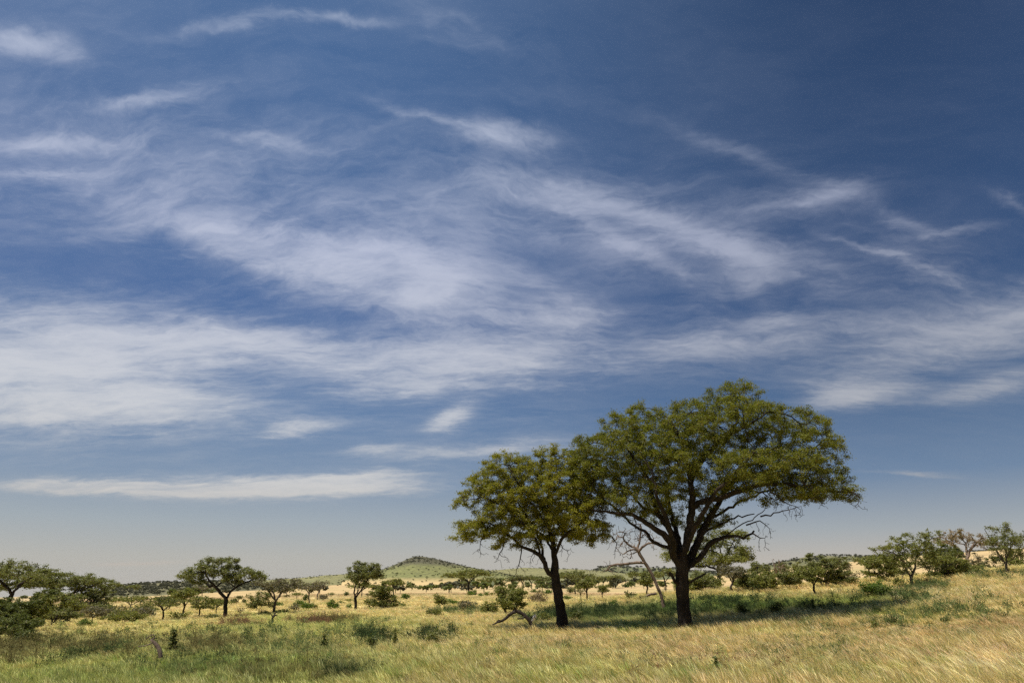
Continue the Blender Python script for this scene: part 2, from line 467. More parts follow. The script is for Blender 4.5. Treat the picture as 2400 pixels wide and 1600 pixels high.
def put_tree(name, cat, label, base, tr, cr, mt, ml, group=None, rz=0):
    e = empty(name, base, label, cat, group, rz)
    stem = 'trunk' if 'shrub' not in name and 'bush' not in name and 'weed' not in name else 'stem'
    top = 'crown' if stem == 'trunk' else 'foliage'
    link(stem, mesh_np(name + '_' + stem, *tr, smooth=True), mt, e)
    if cr is not None and len(cr[0]): link(top, mesh_np(name + '_' + top, *cr), ml, e)
    return e
# ------------------------------------------------------------------ the two great trees
def hero(name, label, D0, basepx, limbs, pads, nA, nleaf, leafmat, seed, tip, tr_scale, conv, step=.26, L=.17, Wd=.062, sig=.17, dead=(), dscale=1.0, dk=1.35, bark=None, zmin=None, sides=(12, 8, 5, 3), limb_dy=.6, taper=.2, stray=.6, back=0.0, dome=(1.2, .6)):
    rng = np.random.default_rng(seed)
    gp = pt(*conv(*basepx), D0); base = np.array([gp[0], D0, hz(gp[0], D0)])
    m_px = D0 / F / (FW[1])                         # metres per photo pixel, roughly
    def W(zx, zy, dy=0.0):
        return pt(*conv(zx, zy), D0, dy) - base
    sk = Skel(); ends = {}
    for key, start, pts, rad in limbs:
        P = [W(p[0], p[1], (p[2] if len(p) > 2 else 0) * limb_dy) for p in pts]; R = [r * tr_scale * min(1, (r / taper) ** .5) * (1 if start is None else .72) for r in rad]
        if start is None:
            P[0][2] = min(P[0][2], 0) - .5
            ends[key] = sk.line(P, R, None, step, rng, .02)
        else:
            ends[key] = sk.line(P, R, sk.nearest(W(start[0], start[1], (start[2] if len(start) > 2 else 0) * limb_dy)), step, rng, .035)
    nlimb = len(sk.P)
    pp = []; topz = max(W(p[0], p[1])[2] for p in pads)
    s = 1 / abs(conv(1, 0)[0] - conv(0, 0)[0]) if False else abs(conv(1, 0)[0] - conv(0, 0)[0]) * m_px
    for p in pads:
        cx, cy, rx, ry = p[:4]; dz = p[4] if len(p) > 4 else 0; w = p[5] if len(p) > 5 else 1.0
        c = W(cx, cy); dep = max(min(rx * s * 1.4, 4.4), rx * s * .8) * dscale
        dep *= dome[0] - dome[1] * min(1.2, c[2] / topz) ** 2
        for q, o in ((1.0, dz), ):
            pp.append((c[0], c[1] + o + back, c[2], rx * s, dep, ry * s, w))
    A = blob_pts(pp, nA, rng, .75)
    ctr = np.array([p[:3] for p in pp]).mean(0)                  # stray shoots that break the outline
    S_ = blob_pts(pp, nA // 7, rng, .1); dd = S_ - ctr; S_ = S_ + dd / np.linalg.norm(dd, axis=1)[:, None] * rng.uniform(.05, .55, (len(S_), 1)) * (stray, stray, stray)
    A = np.vstack([A, S_])
    zl = min(p[2] - p[5] for p in pp) if zmin is None else zmin
    sk.grow(A, step, step * dk, rng, 70, .30, (0, 0, .02), 9000, only=lambda i: sk.P[i][2] > zl * .55)
    sk.radii(tip, None, 2.15)
    e = empty(name, base, label, 'tree')
    (TV, TF) = tubes(sk, 0, sides, .16, rng)
    link('trunk', mesh_np(name + '_trunk', TV, TF, True), bark or M_BARK, e)
    C = leaf_points(sk, nleaf, sig, rng, tip * 1.7, .6)
    LV, LF = leaf_quads(C, L, Wd, rng)
    link('crown', mesh_np(name + '_crown', LV, LF), leafmat, e)
    if dead:                                         # bare hanging twigs
        for (a, b, c) in dead:
            dk_ = Skel()
            r0 = dk_.line([W(*a), W(*b), W(*c)], [.05 * tr_scale, .035 * tr_scale, .012], None, step, rng, .05)
            q = W(*c); m = W(*b)
            T = blob_pts([((q[0] + m[0]) / 2, q[1], (q[2] + m[2]) / 2 - .25, .7, .5, .55)], 26, rng, .8)
            n0 = len(dk_.P)
            dk_.grow(T, .12, .16, rng, 16, .35, (0, 0, -.15), 400, only=lambda i: np.linalg.norm(dk_.P[i] - q) < 2.2, di=2.5)
            dk_.radii(.008, None, 2.3)
            V2, F2 = tubes(dk_, 0, (5, 4, 3, 3))
            link('dead_twig', mesh_np(name + '_twig', V2, F2, True), M_DEAD_D, e)
    print(name, 'nodes', len(sk.P), 'base', base)
    return e

Z1 = lambda zx, zy: (1000 + zx / 2.24, 850 + zy / 2.24)
D_BIG, D_SMALL = 39.0, 40.5
big_limbs = [
 ('trunk', None, [(1355, 1385), (1355, 1345), (1350, 1295), (1343, 1190), (1340, 1110), (1338, 1060), (1335, 1000)], [.56, .40, .36, .45, .57, .55, .42]),
 ('L1', (1338, 1085), [(1292, 1020, -.4), (1275, 950, -.7), (1232, 900, -.9), (1180, 872, -1.1), (1120, 830, -1.2), (1060, 800, -1.2), (960, 792, -1.0), (880, 780, -.8), (800, 760, -.6)], [.30, .29, .27, .24, .2, .17, .14, .12, .09, .06]),
 ('L1b', (1240, 985, -.9), [(1195, 940, .2), (1150, 880, .5), (1100, 850, .9), (1070, 820, 1.4), (1000, 745, 1.8), (940, 700, 2.2)], [.16, .15, .13, .11, .1, .08, .05]),
 ('L3', (1335, 1010), [(1322, 920, .6), (1275, 850, .9), (1225, 790, 1.1), (1205, 710, 1.2), (1180, 620, 1.0), (1120, 520, .8), (1050, 440, .4)], [.26, .25, .22, .19, .16, .13, .10, .06]),
 ('L3b', (1225, 800, 1.1), [(1150, 740, 2.2), (1080, 640, 3.0), (1000, 560, 3.4)], [.12, .1, .08, .05]),
 ('L4', (1340, 1040), [(1362, 950, -.3), (1378, 860, -.5), (1385, 790, -.6), (1388, 700, -.7), (1375, 610, -.6), (1350, 500, -.6), (1320, 400, -.6), (1280, 310, -.4)], [.34, .33, .31, .28, .2, .17, .14, .10, .06]),
 ('L4b', (1388, 770, -.6), [(1440, 732, -1.0), (1510, 722, -1.3), (1590, 690, -1.6), (1700, 655, -2.0), (1830, 650, -2.4), (1960, 690, -2.6), (2070, 690, -2.6), (2170, 700, -2.4)], [.23, .22, .20, .18, .15, .12, .10, .07, .05]),
 ('L4c', (1380, 640, -.6), [(1440, 520, .3), (1530, 420, .8), (1600, 350, 1.0), (1650, 300, 1.0), (1650, 200, .6)], [.17, .16, .15, .13, .09, .05]),
 ('L4d', (1560, 395, .9), [(1680, 330, -.6), (1780, 270, -1.2), (1880, 300, -1.6)], [.1, .09, .07, .04]),
 ('L5', (1350, 1085), [(1405, 1000, .6), (1440, 930, 1.0), (1480, 850, 1.4), (1540, 760, 1.8), (1600, 660, 2.2), (1690, 560, 2.4), (1800, 470, 2.4), (1900, 400, 2.2)], [.32, .30, .27, .24, .20, .16, .13, .1, .06]),
 ('L5b', (1500, 820, 1.5), [(1600, 770, 2.8), (1720, 700, 3.4), (1880, 640, 3.6), (2010, 560, 3.4)], [.12, .11, .09, .07, .05]),
 ('L5c', (1640, 610, 2.3), [(1760, 570, 1.2), (1880, 540, .6), (2000, 470, .2), (2100, 400, 0)], [.12, .1, .08, .06, .04]),
 ('L6', (1385, 1110), [(1440, 1010, -.3), (1480, 950, -.5), (1530, 925, -.7), (1590, 912, -.8), (1650, 925, -.9), (1700, 885, -1.0)], [.22, .2, .17, .14, .12, .1, .05]),
 ('L6b', (1540, 925, -.7), [(1620, 860, -1.2), (1690, 820, -1.6), (1740, 780, -1.8)], [.08, .07, .06, .03]),
 ('L7', (1420, 970, .8), [(1470, 900, 2.6), (1560, 850, 3.6), (1660, 800, 4.0), (1800, 770, 4.2)], [.16, .14, .11, .08, .04]),
 ('L8', (1300, 1030, -.5), [(1270, 960, -2.2), (1220, 840, -3.4), (1160, 720, -4.0), (1140, 600, -4.0)], [.2, .18, .14, .1, .06]),
 ('L9', (1362, 950, -.3), [(1400, 830, -2.2), (1460, 700, -3.6), (1560, 600, -4.2), (1650, 500, -4.2)], [.2, .17, .13, .1, .06]),
 ('L10', (1345, 1000), [(1340, 880, 2.2), (1320, 740, 3.6), (1300, 600, 4.2), (1400, 450, 4.0)], [.2, .17, .13, .1, .06]),
 ('stubA', (1318, 1190), [(1300, 1150, -.3), (1268, 1100, -.4)], [.15, .14, .11]),
 ('stubB', (1375, 1170), [(1410, 1130, -.4), (1458, 1103, -.5)], [.12, .10, .07]),
]
big_pads = [
 (850, 440, 100, 70), (860, 560, 110, 100), (930, 480, 120, 120), (1150, 275, 120, 70), (1050, 340, 120, 90), (1060, 470, 170, 120), (1230, 400, 170, 120),
 (1350, 270, 130, 80), (1470, 220, 110, 70, .6), (1640, 132, 112, 60), (1700, 190, 110, 80, .5), (1560, 210, 110, 80, -.5), (1620, 300, 220, 80), (1420, 370, 170, 100), (1800, 280, 130, 80),
 (1930, 300, 110, 70, -.5), (2060, 320, 95, 70, .4), (2110, 420, 95, 80), (1980, 440, 140, 90), (1820, 400, 150, 80, 1.0), (1700, 420, 150, 60, 2.0, .6),
 (1400, 500, 150, 70, 1), (1250, 560, 140, 80, -1), (1130, 600, 130, 70), (1000, 620, 120, 70, .5, .8), (930, 700, 90, 60), (820, 660, 80, 60),
 (1520, 560, 150, 65, -2), (1680, 560, 160, 70, -1.5), (1840, 560, 160, 80, -1), (2000, 590, 140, 70), (2120, 560, 90, 80), (2150, 660, 110, 40), (2220, 690, 45, 30), (2000, 660, 120, 45), (1620, 640, 140, 40, -2, .8),
 (1350, 640, 120, 60, 1.5, .7), (1480, 680, 110, 45, 0, .6), (1180, 700, 90, 60, -1.5, .7), (1100, 780, 90, 35, 0, .35), (1290, 770, 110, 50, 2, .5), (1550, 800, 110, 40, 2, .4), (1440, 810, 70, 45, 2.5, .4), (1880, 700, 100, 38, -1.2, 1), (1760, 690, 80, 40, -1.4, .9), (2080, 705, 90, 30, -1, 1), (1980, 715, 80, 30, -1.8, 1), (2210, 715, 50, 26, -.6, 1.2), (1650, 690, 80, 40, -1.6, .8), (1540, 880, 60, 30, 1.0, .35), (960, 760, 80, 35, -.5, .8), (1230, 690, 60, 60, -2, .8), (1020, 720, 70, 45, -1, .7), (900, 730, 70, 35, -1, .8), (1050, 650, 60, 70, 1, .6),
]
big_dead = [((1700, 820, -1.6), (1790, 800, -1.7), (1900, 770, -1.8)), ((1640, 860, -1.2), (1700, 840, -1.5), (1745, 880, -1.6)), ((1680, 900, -1), (1715, 925, -1.1), (1740, 925, -1.1)),
            ((1880, 650, -2.3), (1940, 700, -2.4), (1980, 770, -2.4)), ((1640, 680, -1.9), (1720, 720, -2), (1770, 740, -2)), ((1000, 700, 1), (1040, 720, 1), (1070, 760, 1)), ((1720, 660, -2), (1790, 740, -2), (1890, 790, -2)),
            ((1060, 800, -1.2), (1080, 850, -1.2), (1075, 880, -1.2)), ((2070, 690, -2.6), (2140, 720, -2.6), (2150, 760, -2.6))]
BIG = hero('acacia_tree', 'largest acacia with a broad dark green crown on a thick black trunk', D_BIG, (1355, 1368), big_limbs, big_pads, 7200, 300000, L_HERO, 21, .010, .9, Z1, dead=big_dead, dscale=1.6, L=.105, Wd=.042, sig=.13, back=.7)

small_limbs = [
 ('trunk', None, [(712, 1372), (710, 1330), (703, 1270), (692, 1210), (680, 1150), (672, 1095), (676, 1040)], [.50, .34, .31, .30, .31, .27, .22]),
 ('S1', (676, 1130), [(640, 1105, -.3), (620, 1050, -.5), (592, 1010, -.6), (560, 990, -.7), (520, 975, -.8), (470, 940, -1), (400, 880, -1.2), (320, 840, -1.4), (240, 850, -1.4)], [.22, .21, .19, .17, .15, .13, .1, .08, .06, .04]),
 ('S1b', (615, 1045, -.5), [(608, 990, -.2), (600, 930, .2), (560, 850, .6), (500, 760, .8), (430, 660, .8)], [.13, .12, .11, .1, .08, .04]),
 ('S2', (676, 1040), [(668, 985, .2), (655, 920, .4), (640, 830, .6), (640, 720, .6), (650, 600, .4), (650, 520, .4)], [.20, .19, .17, .14, .11, .08, .04]),
 ('S3', (670, 1000, .1), [(700, 940, -.6), (760, 880, -1.2), (830, 840, -1.6), (900, 840, -1.6)], [.14, .13, .11, .08, .05]),
 ('S4', (655, 920, .4), [(720, 840, 1.6), (780, 740, 2.2), (800, 650, 2.4)], [.12, .11, .08, .04]),
 ('S5', (600, 1010, -.6), [(570, 930, -1.8), (500, 850, -2.6), (420, 780, -2.8), (300, 720, -2.8), (200, 740, -2.6)], [.12, .11, .09, .07, .05, .03]),
 ('S6', (640, 850, .6), [(560, 760, -1.8), (480, 650, -2.6), (420, 560, -2.6)], [.1, .09, .07, .04]),
 ('S7', (668, 985, .2), [(620, 900, 2.0), (540, 840, 3.0), (460, 800, 3.2)], [.12, .1, .07, .04]),
]
small_pads = [
 (340, 525, 60, 45), (420, 540, 110, 65), (370, 610, 130, 80), (300, 640, 100, 70), (650, 475, 85, 50), (700, 520, 110, 70), (600, 560, 120, 80), (500, 620, 130, 80), (760, 600, 130, 100), (640, 680, 170, 90),
 (195, 740, 70, 24), (240, 690, 70, 40), (160, 770, 35, 20, 0, .8), (420, 720, 150, 80), (560, 770, 130, 70, 1), (820, 700, 120, 80), (740, 780, 140, 80), (400, 810, 130, 60), (250, 860, 110, 40), (170, 900, 45, 30), (220, 915, 70, 30, .5),
 (330, 890, 90, 40), (480, 870, 110, 50), (620, 850, 120, 60), (800, 870, 140, 60), (900, 870, 80, 55), (950, 920, 50, 28), (850, 930, 90, 25), (540, 920, 100, 35, 0, .6), (700, 900, 100, 40, 1, .7), (400, 940, 70, 30, 0, .6),
]
small_dead = [((420, 940, -1), (400, 980, -1), (375, 1030, -1)), ((500, 960, -1), (490, 1030, -1), (468, 1110, -1)), ((690, 945, -.6), (705, 960, -.6), (735, 990, -.6)), ((300, 900, -1.4), (290, 940, -1.4), (285, 985, -1.4)), ((960, 920, -1), (985, 950, -1), (980, 975, -1)), ((600, 1015, -.6), (575, 1000, -.7), (558, 1005, -.8))]
SMALL = hero('acacia_tree', 'second largest acacia with yellowish green crown and forked dark trunk near the bleached tip log', D_SMALL, (712, 1355), small_limbs, small_pads, 3800, 165000, L_HERO2, 5, .010, .85, Z1, dead=small_dead, dscale=1.25, L=.105, Wd=.042, sig=.12)

# ------------------------------------------------------------------ dead tree between them
Z5 = lambda zx, zy: (1350 + zx / 3.92, 1200 + zy / 3.92)
def dead_wood(name, label, cat, conv, basepx, D0, lines, mat, twigs=(), step=.2, ntw=20, tipr=.012, sink=.3, tiprange=.9, piece=None, rs=1.0):
    rng = np.random.default_rng(hash(name) % 1000 if False else len(label))
    g = pt(*conv(*basepx), D0); base = np.array([g[0], D0, hz(g[0], D0)])
    W = lambda a, b, dy=0.0: pt(*conv(a, b), D0, dy) - base
    sk = Skel()
    for start, pts, rad in lines:
        P = [W(*p) for p in pts]; rad = [r * rs * (1 if start is None else .72) for r in rad]
        if start is None:
            P[0][2] -= sink; sk.line(P, rad, None, step, rng, .02)
        else: sk.line(P, rad, sk.nearest(W(*start)), step, rng, .03)
    for c in twigs:
        q = W(*c[:2], c[2] if len(c) > 2 else 0)
        A = blob_pts([(q[0], q[1], q[2], tiprange, tiprange * .7, tiprange * .8)], ntw, rng, .8)
        sk.grow(A, .13, .18, rng, 14, .4, (0, 0, -.05), 300, only=lambda i: np.linalg.norm(sk.P[i] - q) < tiprange * 1.6, di=tiprange * 2)
    sk.radii(tipr, None, 2.4)
    V, Fc = tubes(sk, 0, (9, 6, 4, 3), .18, rng)
    e = empty(name, base, label, cat)
    link('trunk', mesh_np(name, V, Fc, True), mat, e)
    if piece:
        for nm, start, pts, rad, mt in piece:
            s2 = Skel(); s2.line([W(*p) for p in pts], rad, None, step * .6, rng, .01); s2.r = np.array(s2.fix)
            V, Fc = tubes(s2, 0, (7, 6, 5, 4), .2, rng); link(nm, mesh_np(nm, V, Fc, True), mt, e)
    return e
dead_wood('dead_tree', 'bare leaning dead tree with a pale peeled trunk between the two big acacias', 'dead tree', Z5, (800, 800), 47.0, [
  (None, [(805, 825), (785, 770), (765, 720), (735, 650), (700, 570), (665, 510), (630, 460), (600, 410), (575, 360), (565, 330)], [.12, .22, .27, .25, .25, .24, .23, .21, .19, .15]),
  ((620, 455), [(560, 458, .1), (500, 466, .2), (440, 475, .2), (350, 482, .2), (310, 500, .2), (278, 535, .2)], [.13, .12, .11, .1, .09, .07, .04]),
  ((570, 340), [(520, 315, .2), (470, 275, .3), (440, 230, .3), (460, 190, .2), (410, 175, .1)], [.11, .1, .08, .06, .05, .03]),
  ((575, 345), [(600, 325, -.2), (640, 295, -.3), (690, 285, -.4), (700, 255, -.4)], [.12, .11, .09, .06, .04]),
  ((568, 330), [(580, 290, 0), (592, 230, .1), (600, 170, .1), (590, 110, .1)], [.1, .09, .08, .06, .04]),
  ((570, 350), [(530, 345, -.5), (480, 352, -.7), (425, 385, -.8)], [.08, .07, .06, .03]),
  ((560, 365), [(522, 375, .6), (515, 420, .6)], [.05, .05, .04]),
  ((440, 230, .3), [(400, 215, .5), (380, 185, .6)], [.05, .04, .03]),
  ((592, 220, .1), [(640, 200, .4), (670, 230, .5)], [.05, .045, .03]),
 ], M_DEAD, rs=.92, twigs=[(440, 240, .3), (400, 200, .3), (470, 350, -.7), (690, 270, -.4), (600, 160, .1), (430, 320, .2), (540, 190, .1), (320, 510, .2)], ntw=34)
dead_wood('fallen_branch', 'short grey log lying in tan grass at the foot of the leaning dead tree', 'dead wood', Z5, (740, 745), 46.0, [(None, [(650, 768), (690, 750), (740, 742)], [.07, .09, .08])], M_DEAD, sink=.0)
Z4 = lambda zx, zy: (1000 + zx / 4.48, 1250 + zy / 4.48)
dead_wood('fallen_log', 'arched dark fallen log with a bleached white end in front of the round bush', 'dead wood', Z4, (1080, 925), 39.0, [
  (None, [(1105, 950), (1080, 915), (1055, 885), (1030, 858), (990, 830), (945, 812), (905, 828), (870, 850), (830, 890), (790, 915), (740, 930), (690, 955)], [.16, .17, .17, .17, .17, .16, .14, .13, .12, .11, .09, .04]),
  ((935, 815), [(925, 782, -.1)], [.1, .05]),
  ((1040, 870), [(1010, 890, -.2), (950, 890, -.3)], [.09, .07, .04]),
  ((1078, 915), [(1075, 890, .2), (1110, 875, .2), (1135, 868, .2)], [.1, .1, .1, .07]),
  ((870, 850), [(850, 845, -.2)], [.06, .03]), ((790, 915), [(760, 905, -.2), (735, 915, -.3)], [.06, .05, .03]),
  ], M_DEAD_D, [(1100, 890, .2)], rs=.55, ntw=8, sink=.05, tiprange=.4, piece=[('bleached_end', None, [(1105, 925, .3), (1125, 895, .2), (1140, 868, .2), (1137, 850, .2)], [.06, .09, .12, .07], M_BONE)])
Z6 = lambda zx, zy: (zx / 4.48, 1244 + zy / 4.48)
dead_wood('dead_stump', 'weathered pinkish grey stump with a crooked spike beside the dark upright shrub', 'dead wood', Z6, (1675, 1290), 25.0, [
  (None, [(1695, 1275), (1668, 1235), (1645, 1200), (1612, 1165), (1590, 1142)], [.11, .10, .10, .09, .07]),
  ((1605, 1145), [(1618, 1120, .05), (1605, 1085, .05), (1570, 1100, 0), (1535, 1125, 0)], [.05, .045, .045, .032, .02]),
  ((1600, 1155), [(1580, 1185, -.1), (1540, 1200, -.1), (1480, 1205, -.2)], [.04, .04, .03, .02]),
  ], M_DEAD, [], sink=.15, step=.12, rs=.62)
Z2 = lambda zx, zy: (350 + zx / 4.48, 1250 + zy / 4.48)
dead_wood('dead_branch', 'small black forked branch standing in grass below the double trunk acacia', 'dead wood', Z2, (1295, 905), 56.0, [
  (None, [(1295, 915), (1295, 880), (1320, 855), (1345, 850)], [.09, .08, .07, .03]), ((1295, 885), [(1310, 840, .1), (1345, 815, .1)], [.06, .05, .03]), ((1295, 880), [(1285, 845, 0)], [.05, .03])], M_DEAD_D, sink=.1)
# ------------------------------------------------------------------ two more acacias with their own limbs, far off
def place(px, base, D=None, Dmin=12):
    if D is None:
        for k in range(12):
            h = hit(px, base + k * 2, Dmin, 600, .22)
            if h is not None: return h
        D = 500.0
    d = ray(px, HOR); p = d / d[1] * D
    return np.array([p[0], p[1], hz(p[0], p[1])])

# mid-distance acacias drawn limb by limb: hero() with coarser steps
Za = lambda zx, zy: (350 + zx / 4.48, 1250 + zy / 4.48)
b = place(528, 1441); Dv = b[1]; kk = Dv / 39.0
hero('acacia_tree', 'spreading flat crowned acacia forking low on a bare slanting trunk against the grey sky', Dv, (797, 862), [
 ('t', None, [(797, 880), (800, 800), (803, 720), (808, 700)], [.42, .32, .30, .30]),
 ('a', (803, 705), [(765, 640), (720, 585), (680, 540), (630, 560), (590, 530, .5), (540, 515, 1), (500, 490, 1.5), (430, 470, 1.5)], [.3, .28, .26, .24, .15, .14, .12, .1, .05]),
 ('b', (690, 550), [(650, 500, -.5), (625, 440, -.8), (625, 370, -.8), (640, 300, -.5)], [.18, .16, .14, .1, .05]),
 ('c', (700, 565), [(720, 520, .8), (740, 450, 1), (720, 390, 1), (730, 300, 1)], [.17, .15, .12, .09, .05]),
 ('d', (808, 700), [(825, 640, .3), (870, 580, .5), (920, 545, .6), (980, 510, .8), (1050, 480, 1), (1130, 455, 1)], [.22, .2, .18, .16, .13, .1, .05]),
 ('e', (890, 565), [(870, 520, -1), (840, 480, -1.6), (850, 430, -1.8)], [.12, .1, .08, .05]),
 ('f', (930, 540), [(945, 490, -1), (960, 440, -1.5)], [.1, .09, .05])],
 [(380, 460, 80, 30), (440, 420, 90, 45), (520, 380, 100, 55), (620, 320, 110, 50), (720, 290, 110, 45), (830, 270, 90, 35), (860, 330, 80, 45), (700, 380, 130, 50), (800, 430, 100, 40, 1, .7),
  (980, 390, 90, 35), (1060, 400, 80, 35), (1130, 440, 80, 30), (1190, 470, 55, 18), (1010, 450, 90, 30, 0, .7), (480, 480, 90, 30, 0, .7), (890, 420, 60, 30)],
 900, 14500, L_OLIVE, 3, .03, .30 * kk, Za, stray=.7, limb_dy=1, taper=.1, step=.42, L=.20, Wd=.10, sig=.2, dscale=1.15, bark=M_BARK, sides=(7, 5, 3, 3))
Zb = lambda zx, zy: (700 + zx / 4.48, 1250 + zy / 4.48)
b = place(834, 1425); Dv = b[1]; kk = Dv / 39.0
hero('acacia_tree', 'slim acacia with twin stems leaning into a windswept crown by the conical bush', Dv, (603, 785), [
 ('t', None, [(603, 800), (600, 740), (594, 680)], [.36, .26, .24]),
 ('a', (594, 690), [(580, 620), (590, 560), (620, 510), (650, 460), (680, 420)], [.2, .17, .16, .14, .1, .05]),
 ('b', (594, 690), [(620, 640), (660, 590), (690, 540), (720, 490), (760, 450), (800, 430)], [.2, .17, .16, .14, .12, .09, .05]),
 ('c', (620, 640), [(605, 580, .5), (640, 540, .8), (560, 500, .8)], [.1, .1, .08, .04]),
 ('d', (594, 650), [(640, 590, -.6), (650, 520, -.8), (700, 460, -1)], [.12, .1, .08, .04])],
 [(560, 380, 40, 40), (580, 440, 60, 40), (520, 480, 45, 18, 0, .7), (650, 350, 80, 40), (740, 350, 80, 35), (800, 390, 55, 35), (740, 420, 110, 40), (820, 450, 55, 30), (660, 420, 90, 40), (700, 500, 60, 30, 0, .5)],
 650, 8500, L_OLIVE, 8, .03, .25 * kk, Zb, stray=.7, limb_dy=1, taper=.1, step=.38, L=.22, Wd=.11, sig=.2, dscale=1.15, sides=(7, 5, 3, 3))
Zc = lambda zx, zy: (1350 + zx / 3.92, 1200 + zy / 3.92)
Dv = 84.0; kk = Dv / 39.0
hero('acacia_tree', 'layered umbrella acacia with bright green pads standing behind the largest acacia', Dv, (1315, 695), [
 ('t', None, [(1318, 715), (1315, 640), (1312, 560), (1308, 500)], [.40, .32, .28, .25]),
 ('a', (1308, 505), [(1340, 450), (1360, 420), (1330, 390), (1290, 370), (1240, 340, 1), (1180, 330, 1)], [.2, .18, .16, .14, .1, .07, .05]),
 ('b', (1310, 540), [(1260, 510), (1200, 490), (1120, 495), (1000, 480), (900, 420)], [.18, .16, .13, .1, .08, .05]),
 ('c', (1360, 420), [(1390, 380), (1420, 320), (1450, 260), (1500, 200)], [.15, .12, .1, .07, .04]),
 ('d', (1310, 520), [(1370, 480), (1440, 440), (1520, 430), (1610, 425)], [.16, .13, .1, .08, .04]),
 ('e', (1340, 450), [(1300, 330, -1), (1330, 250, -1.2), (1380, 200, -1.2)], [.12, .1, .08, .05])],
 [(1360, 180, 90, 22), (1470, 190, 90, 26), (1290, 215, 80, 22), (1530, 260, 60, 20, 0, .7), (1330, 280, 100, 30), (1250, 300, 70, 25), (1560, 300, 40, 40, 0, .6), (1480, 350, 100, 30, 0, .8), (1560, 390, 50, 25, 0, .8),
  (1200, 400, 100, 30), (1050, 390, 80, 30), (880, 330, 60, 26), (830, 400, 50, 30), (830, 450, 30, 15), (1150, 460, 90, 30), (1300, 440, 100, 25), (1450, 430, 110, 25), (1150, 250, 80, 30), (960, 440, 90, 30)],
 800, 17000, L_GREEN, 12, .03, .32 * kk, Zc, stray=.6, limb_dy=1, taper=.1, step=.42, L=.21, Wd=.10, sig=.24, dscale=1.4, sides=(7, 5, 3, 3))
Zd = lambda zx, zy: (2000 + zx / 3.92, 1200 + zy / 3.92)
b = place(2137, 1373); Dv = b[1]; kk = Dv / 39.0
hero('thorn_tree', 'light green thorn tree with upswept ragged branches on the grassy slope', Dv, (540, 675), [
 ('t', None, [(545, 700), (535, 640), (530, 600)], [.24, .17, .15]),
 ('a', (530, 610), [(510, 560), (480, 500), (450, 440), (400, 390), (300, 350), (200, 345)], [.12, .1, .09, .08, .06, .04, .03]),
 ('b', (532, 605), [(550, 550), (570, 480), (580, 410), (600, 340), (640, 280), (720, 240), (800, 220)], [.14, .12, .1, .09, .08, .06, .05, .03]),
 ('c', (545, 560), [(535, 490, .5), (520, 400, .7), (510, 300, .7), (480, 220, .6)], [.11, .09, .08, .06, .03]),
 ('d', (575, 450), [(640, 400, .6), (720, 350, .8), (790, 300, .8)], [.08, .07, .05, .03]),
 ('e', (515, 570), [(450, 540, -.5), (400, 600, -.7), (370, 650, -.8)], [.06, .05, .04, .03]),
 ('f', (560, 520), [(620, 500, -.6), (690, 520, -.8)], [.06, .05, .03]),
 ('g', (500, 540), [(430, 480, -.8), (370, 440, -1.0)], [.07, .06, .03])],
 [(200, 345, 45, 12), (290, 330, 60, 20), (370, 330, 70, 30), (370, 240, 40, 12), (430, 270, 60, 25), (475, 210, 22, 35), (540, 240, 60, 35), (620, 220, 60, 35), (700, 210, 70, 35), (780, 215, 40, 15), (760, 260, 60, 25), (790, 300, 35, 15),
  (480, 330, 100, 40), (620, 300, 90, 40), (440, 400, 100, 40), (580, 390, 90, 40, 0, .8), (430, 480, 80, 50, 0, .5), (650, 350, 90, 35, 0, .8), (500, 450, 90, 60, 0, .4), (380, 620, 40, 30, 0, .4), (670, 460, 60, 40, 0, .4)],
 750, 10000, L_GREEN, 14, .011, kk * .48, Zd, stray=1.0, limb_dy=1, taper=.06, step=.22, L=.13, Wd=.06, sig=.10, dscale=1.3, bark=M_BARK_G, sides=(7, 5, 3, 3))
b = place(2360, 1342); Dv = b[1]; kk = Dv / 39.0
hero('thorn_tree', 'airy thorn tree with a slender fanned stem at the crest of the slope', Dv, (1410, 555), [
 ('t', None, [(1412, 575), (1408, 520), (1403, 480)], [.2, .14, .13]),
 ('a', (1403, 490), [(1370, 430), (1330, 370), (1290, 320), (1260, 280)], [.1, .08, .07, .05, .03]),
 ('b', (1403, 490), [(1405, 420), (1400, 340), (1380, 260), (1370, 200)], [.1, .09, .08, .06, .03]),
 ('c', (1405, 430), [(1430, 370), (1450, 300), (1500, 250), (1560, 250)], [.08, .07, .06, .05, .03]),
 ('d', (1395, 470), [(1370, 390, .5), (1350, 300, .8), (1310, 220, .8), (1270, 150, .8)], [.08, .07, .06, .05, .03]),
 ('e', (1408, 450), [(1480, 390, -.4), (1540, 370, -.5)], [.05, .04, .03])],
 [(1260, 140, 30, 12), (1320, 145, 60, 14), (1400, 160, 70, 18), (1440, 190, 60, 20), (1330, 210, 70, 25), (1480, 230, 60, 20), (1540, 260, 45, 15), (1280, 260, 45, 25), (1380, 260, 90, 35), (1270, 310, 40, 25), (1350, 340, 70, 40, 0, .5), (1460, 310, 70, 30, 0, .6), (1530, 370, 50, 25, 0, .4), (1430, 390, 60, 30, 0, .3)],
 520, 5000, L_OLIVE, 15, .011, kk * .48, Zd, stray=1.0, limb_dy=1, taper=.06, step=.24, L=.13, Wd=.06, sig=.12, dscale=1.3, bark=M_BARK_G, sides=(7, 5, 3, 3))

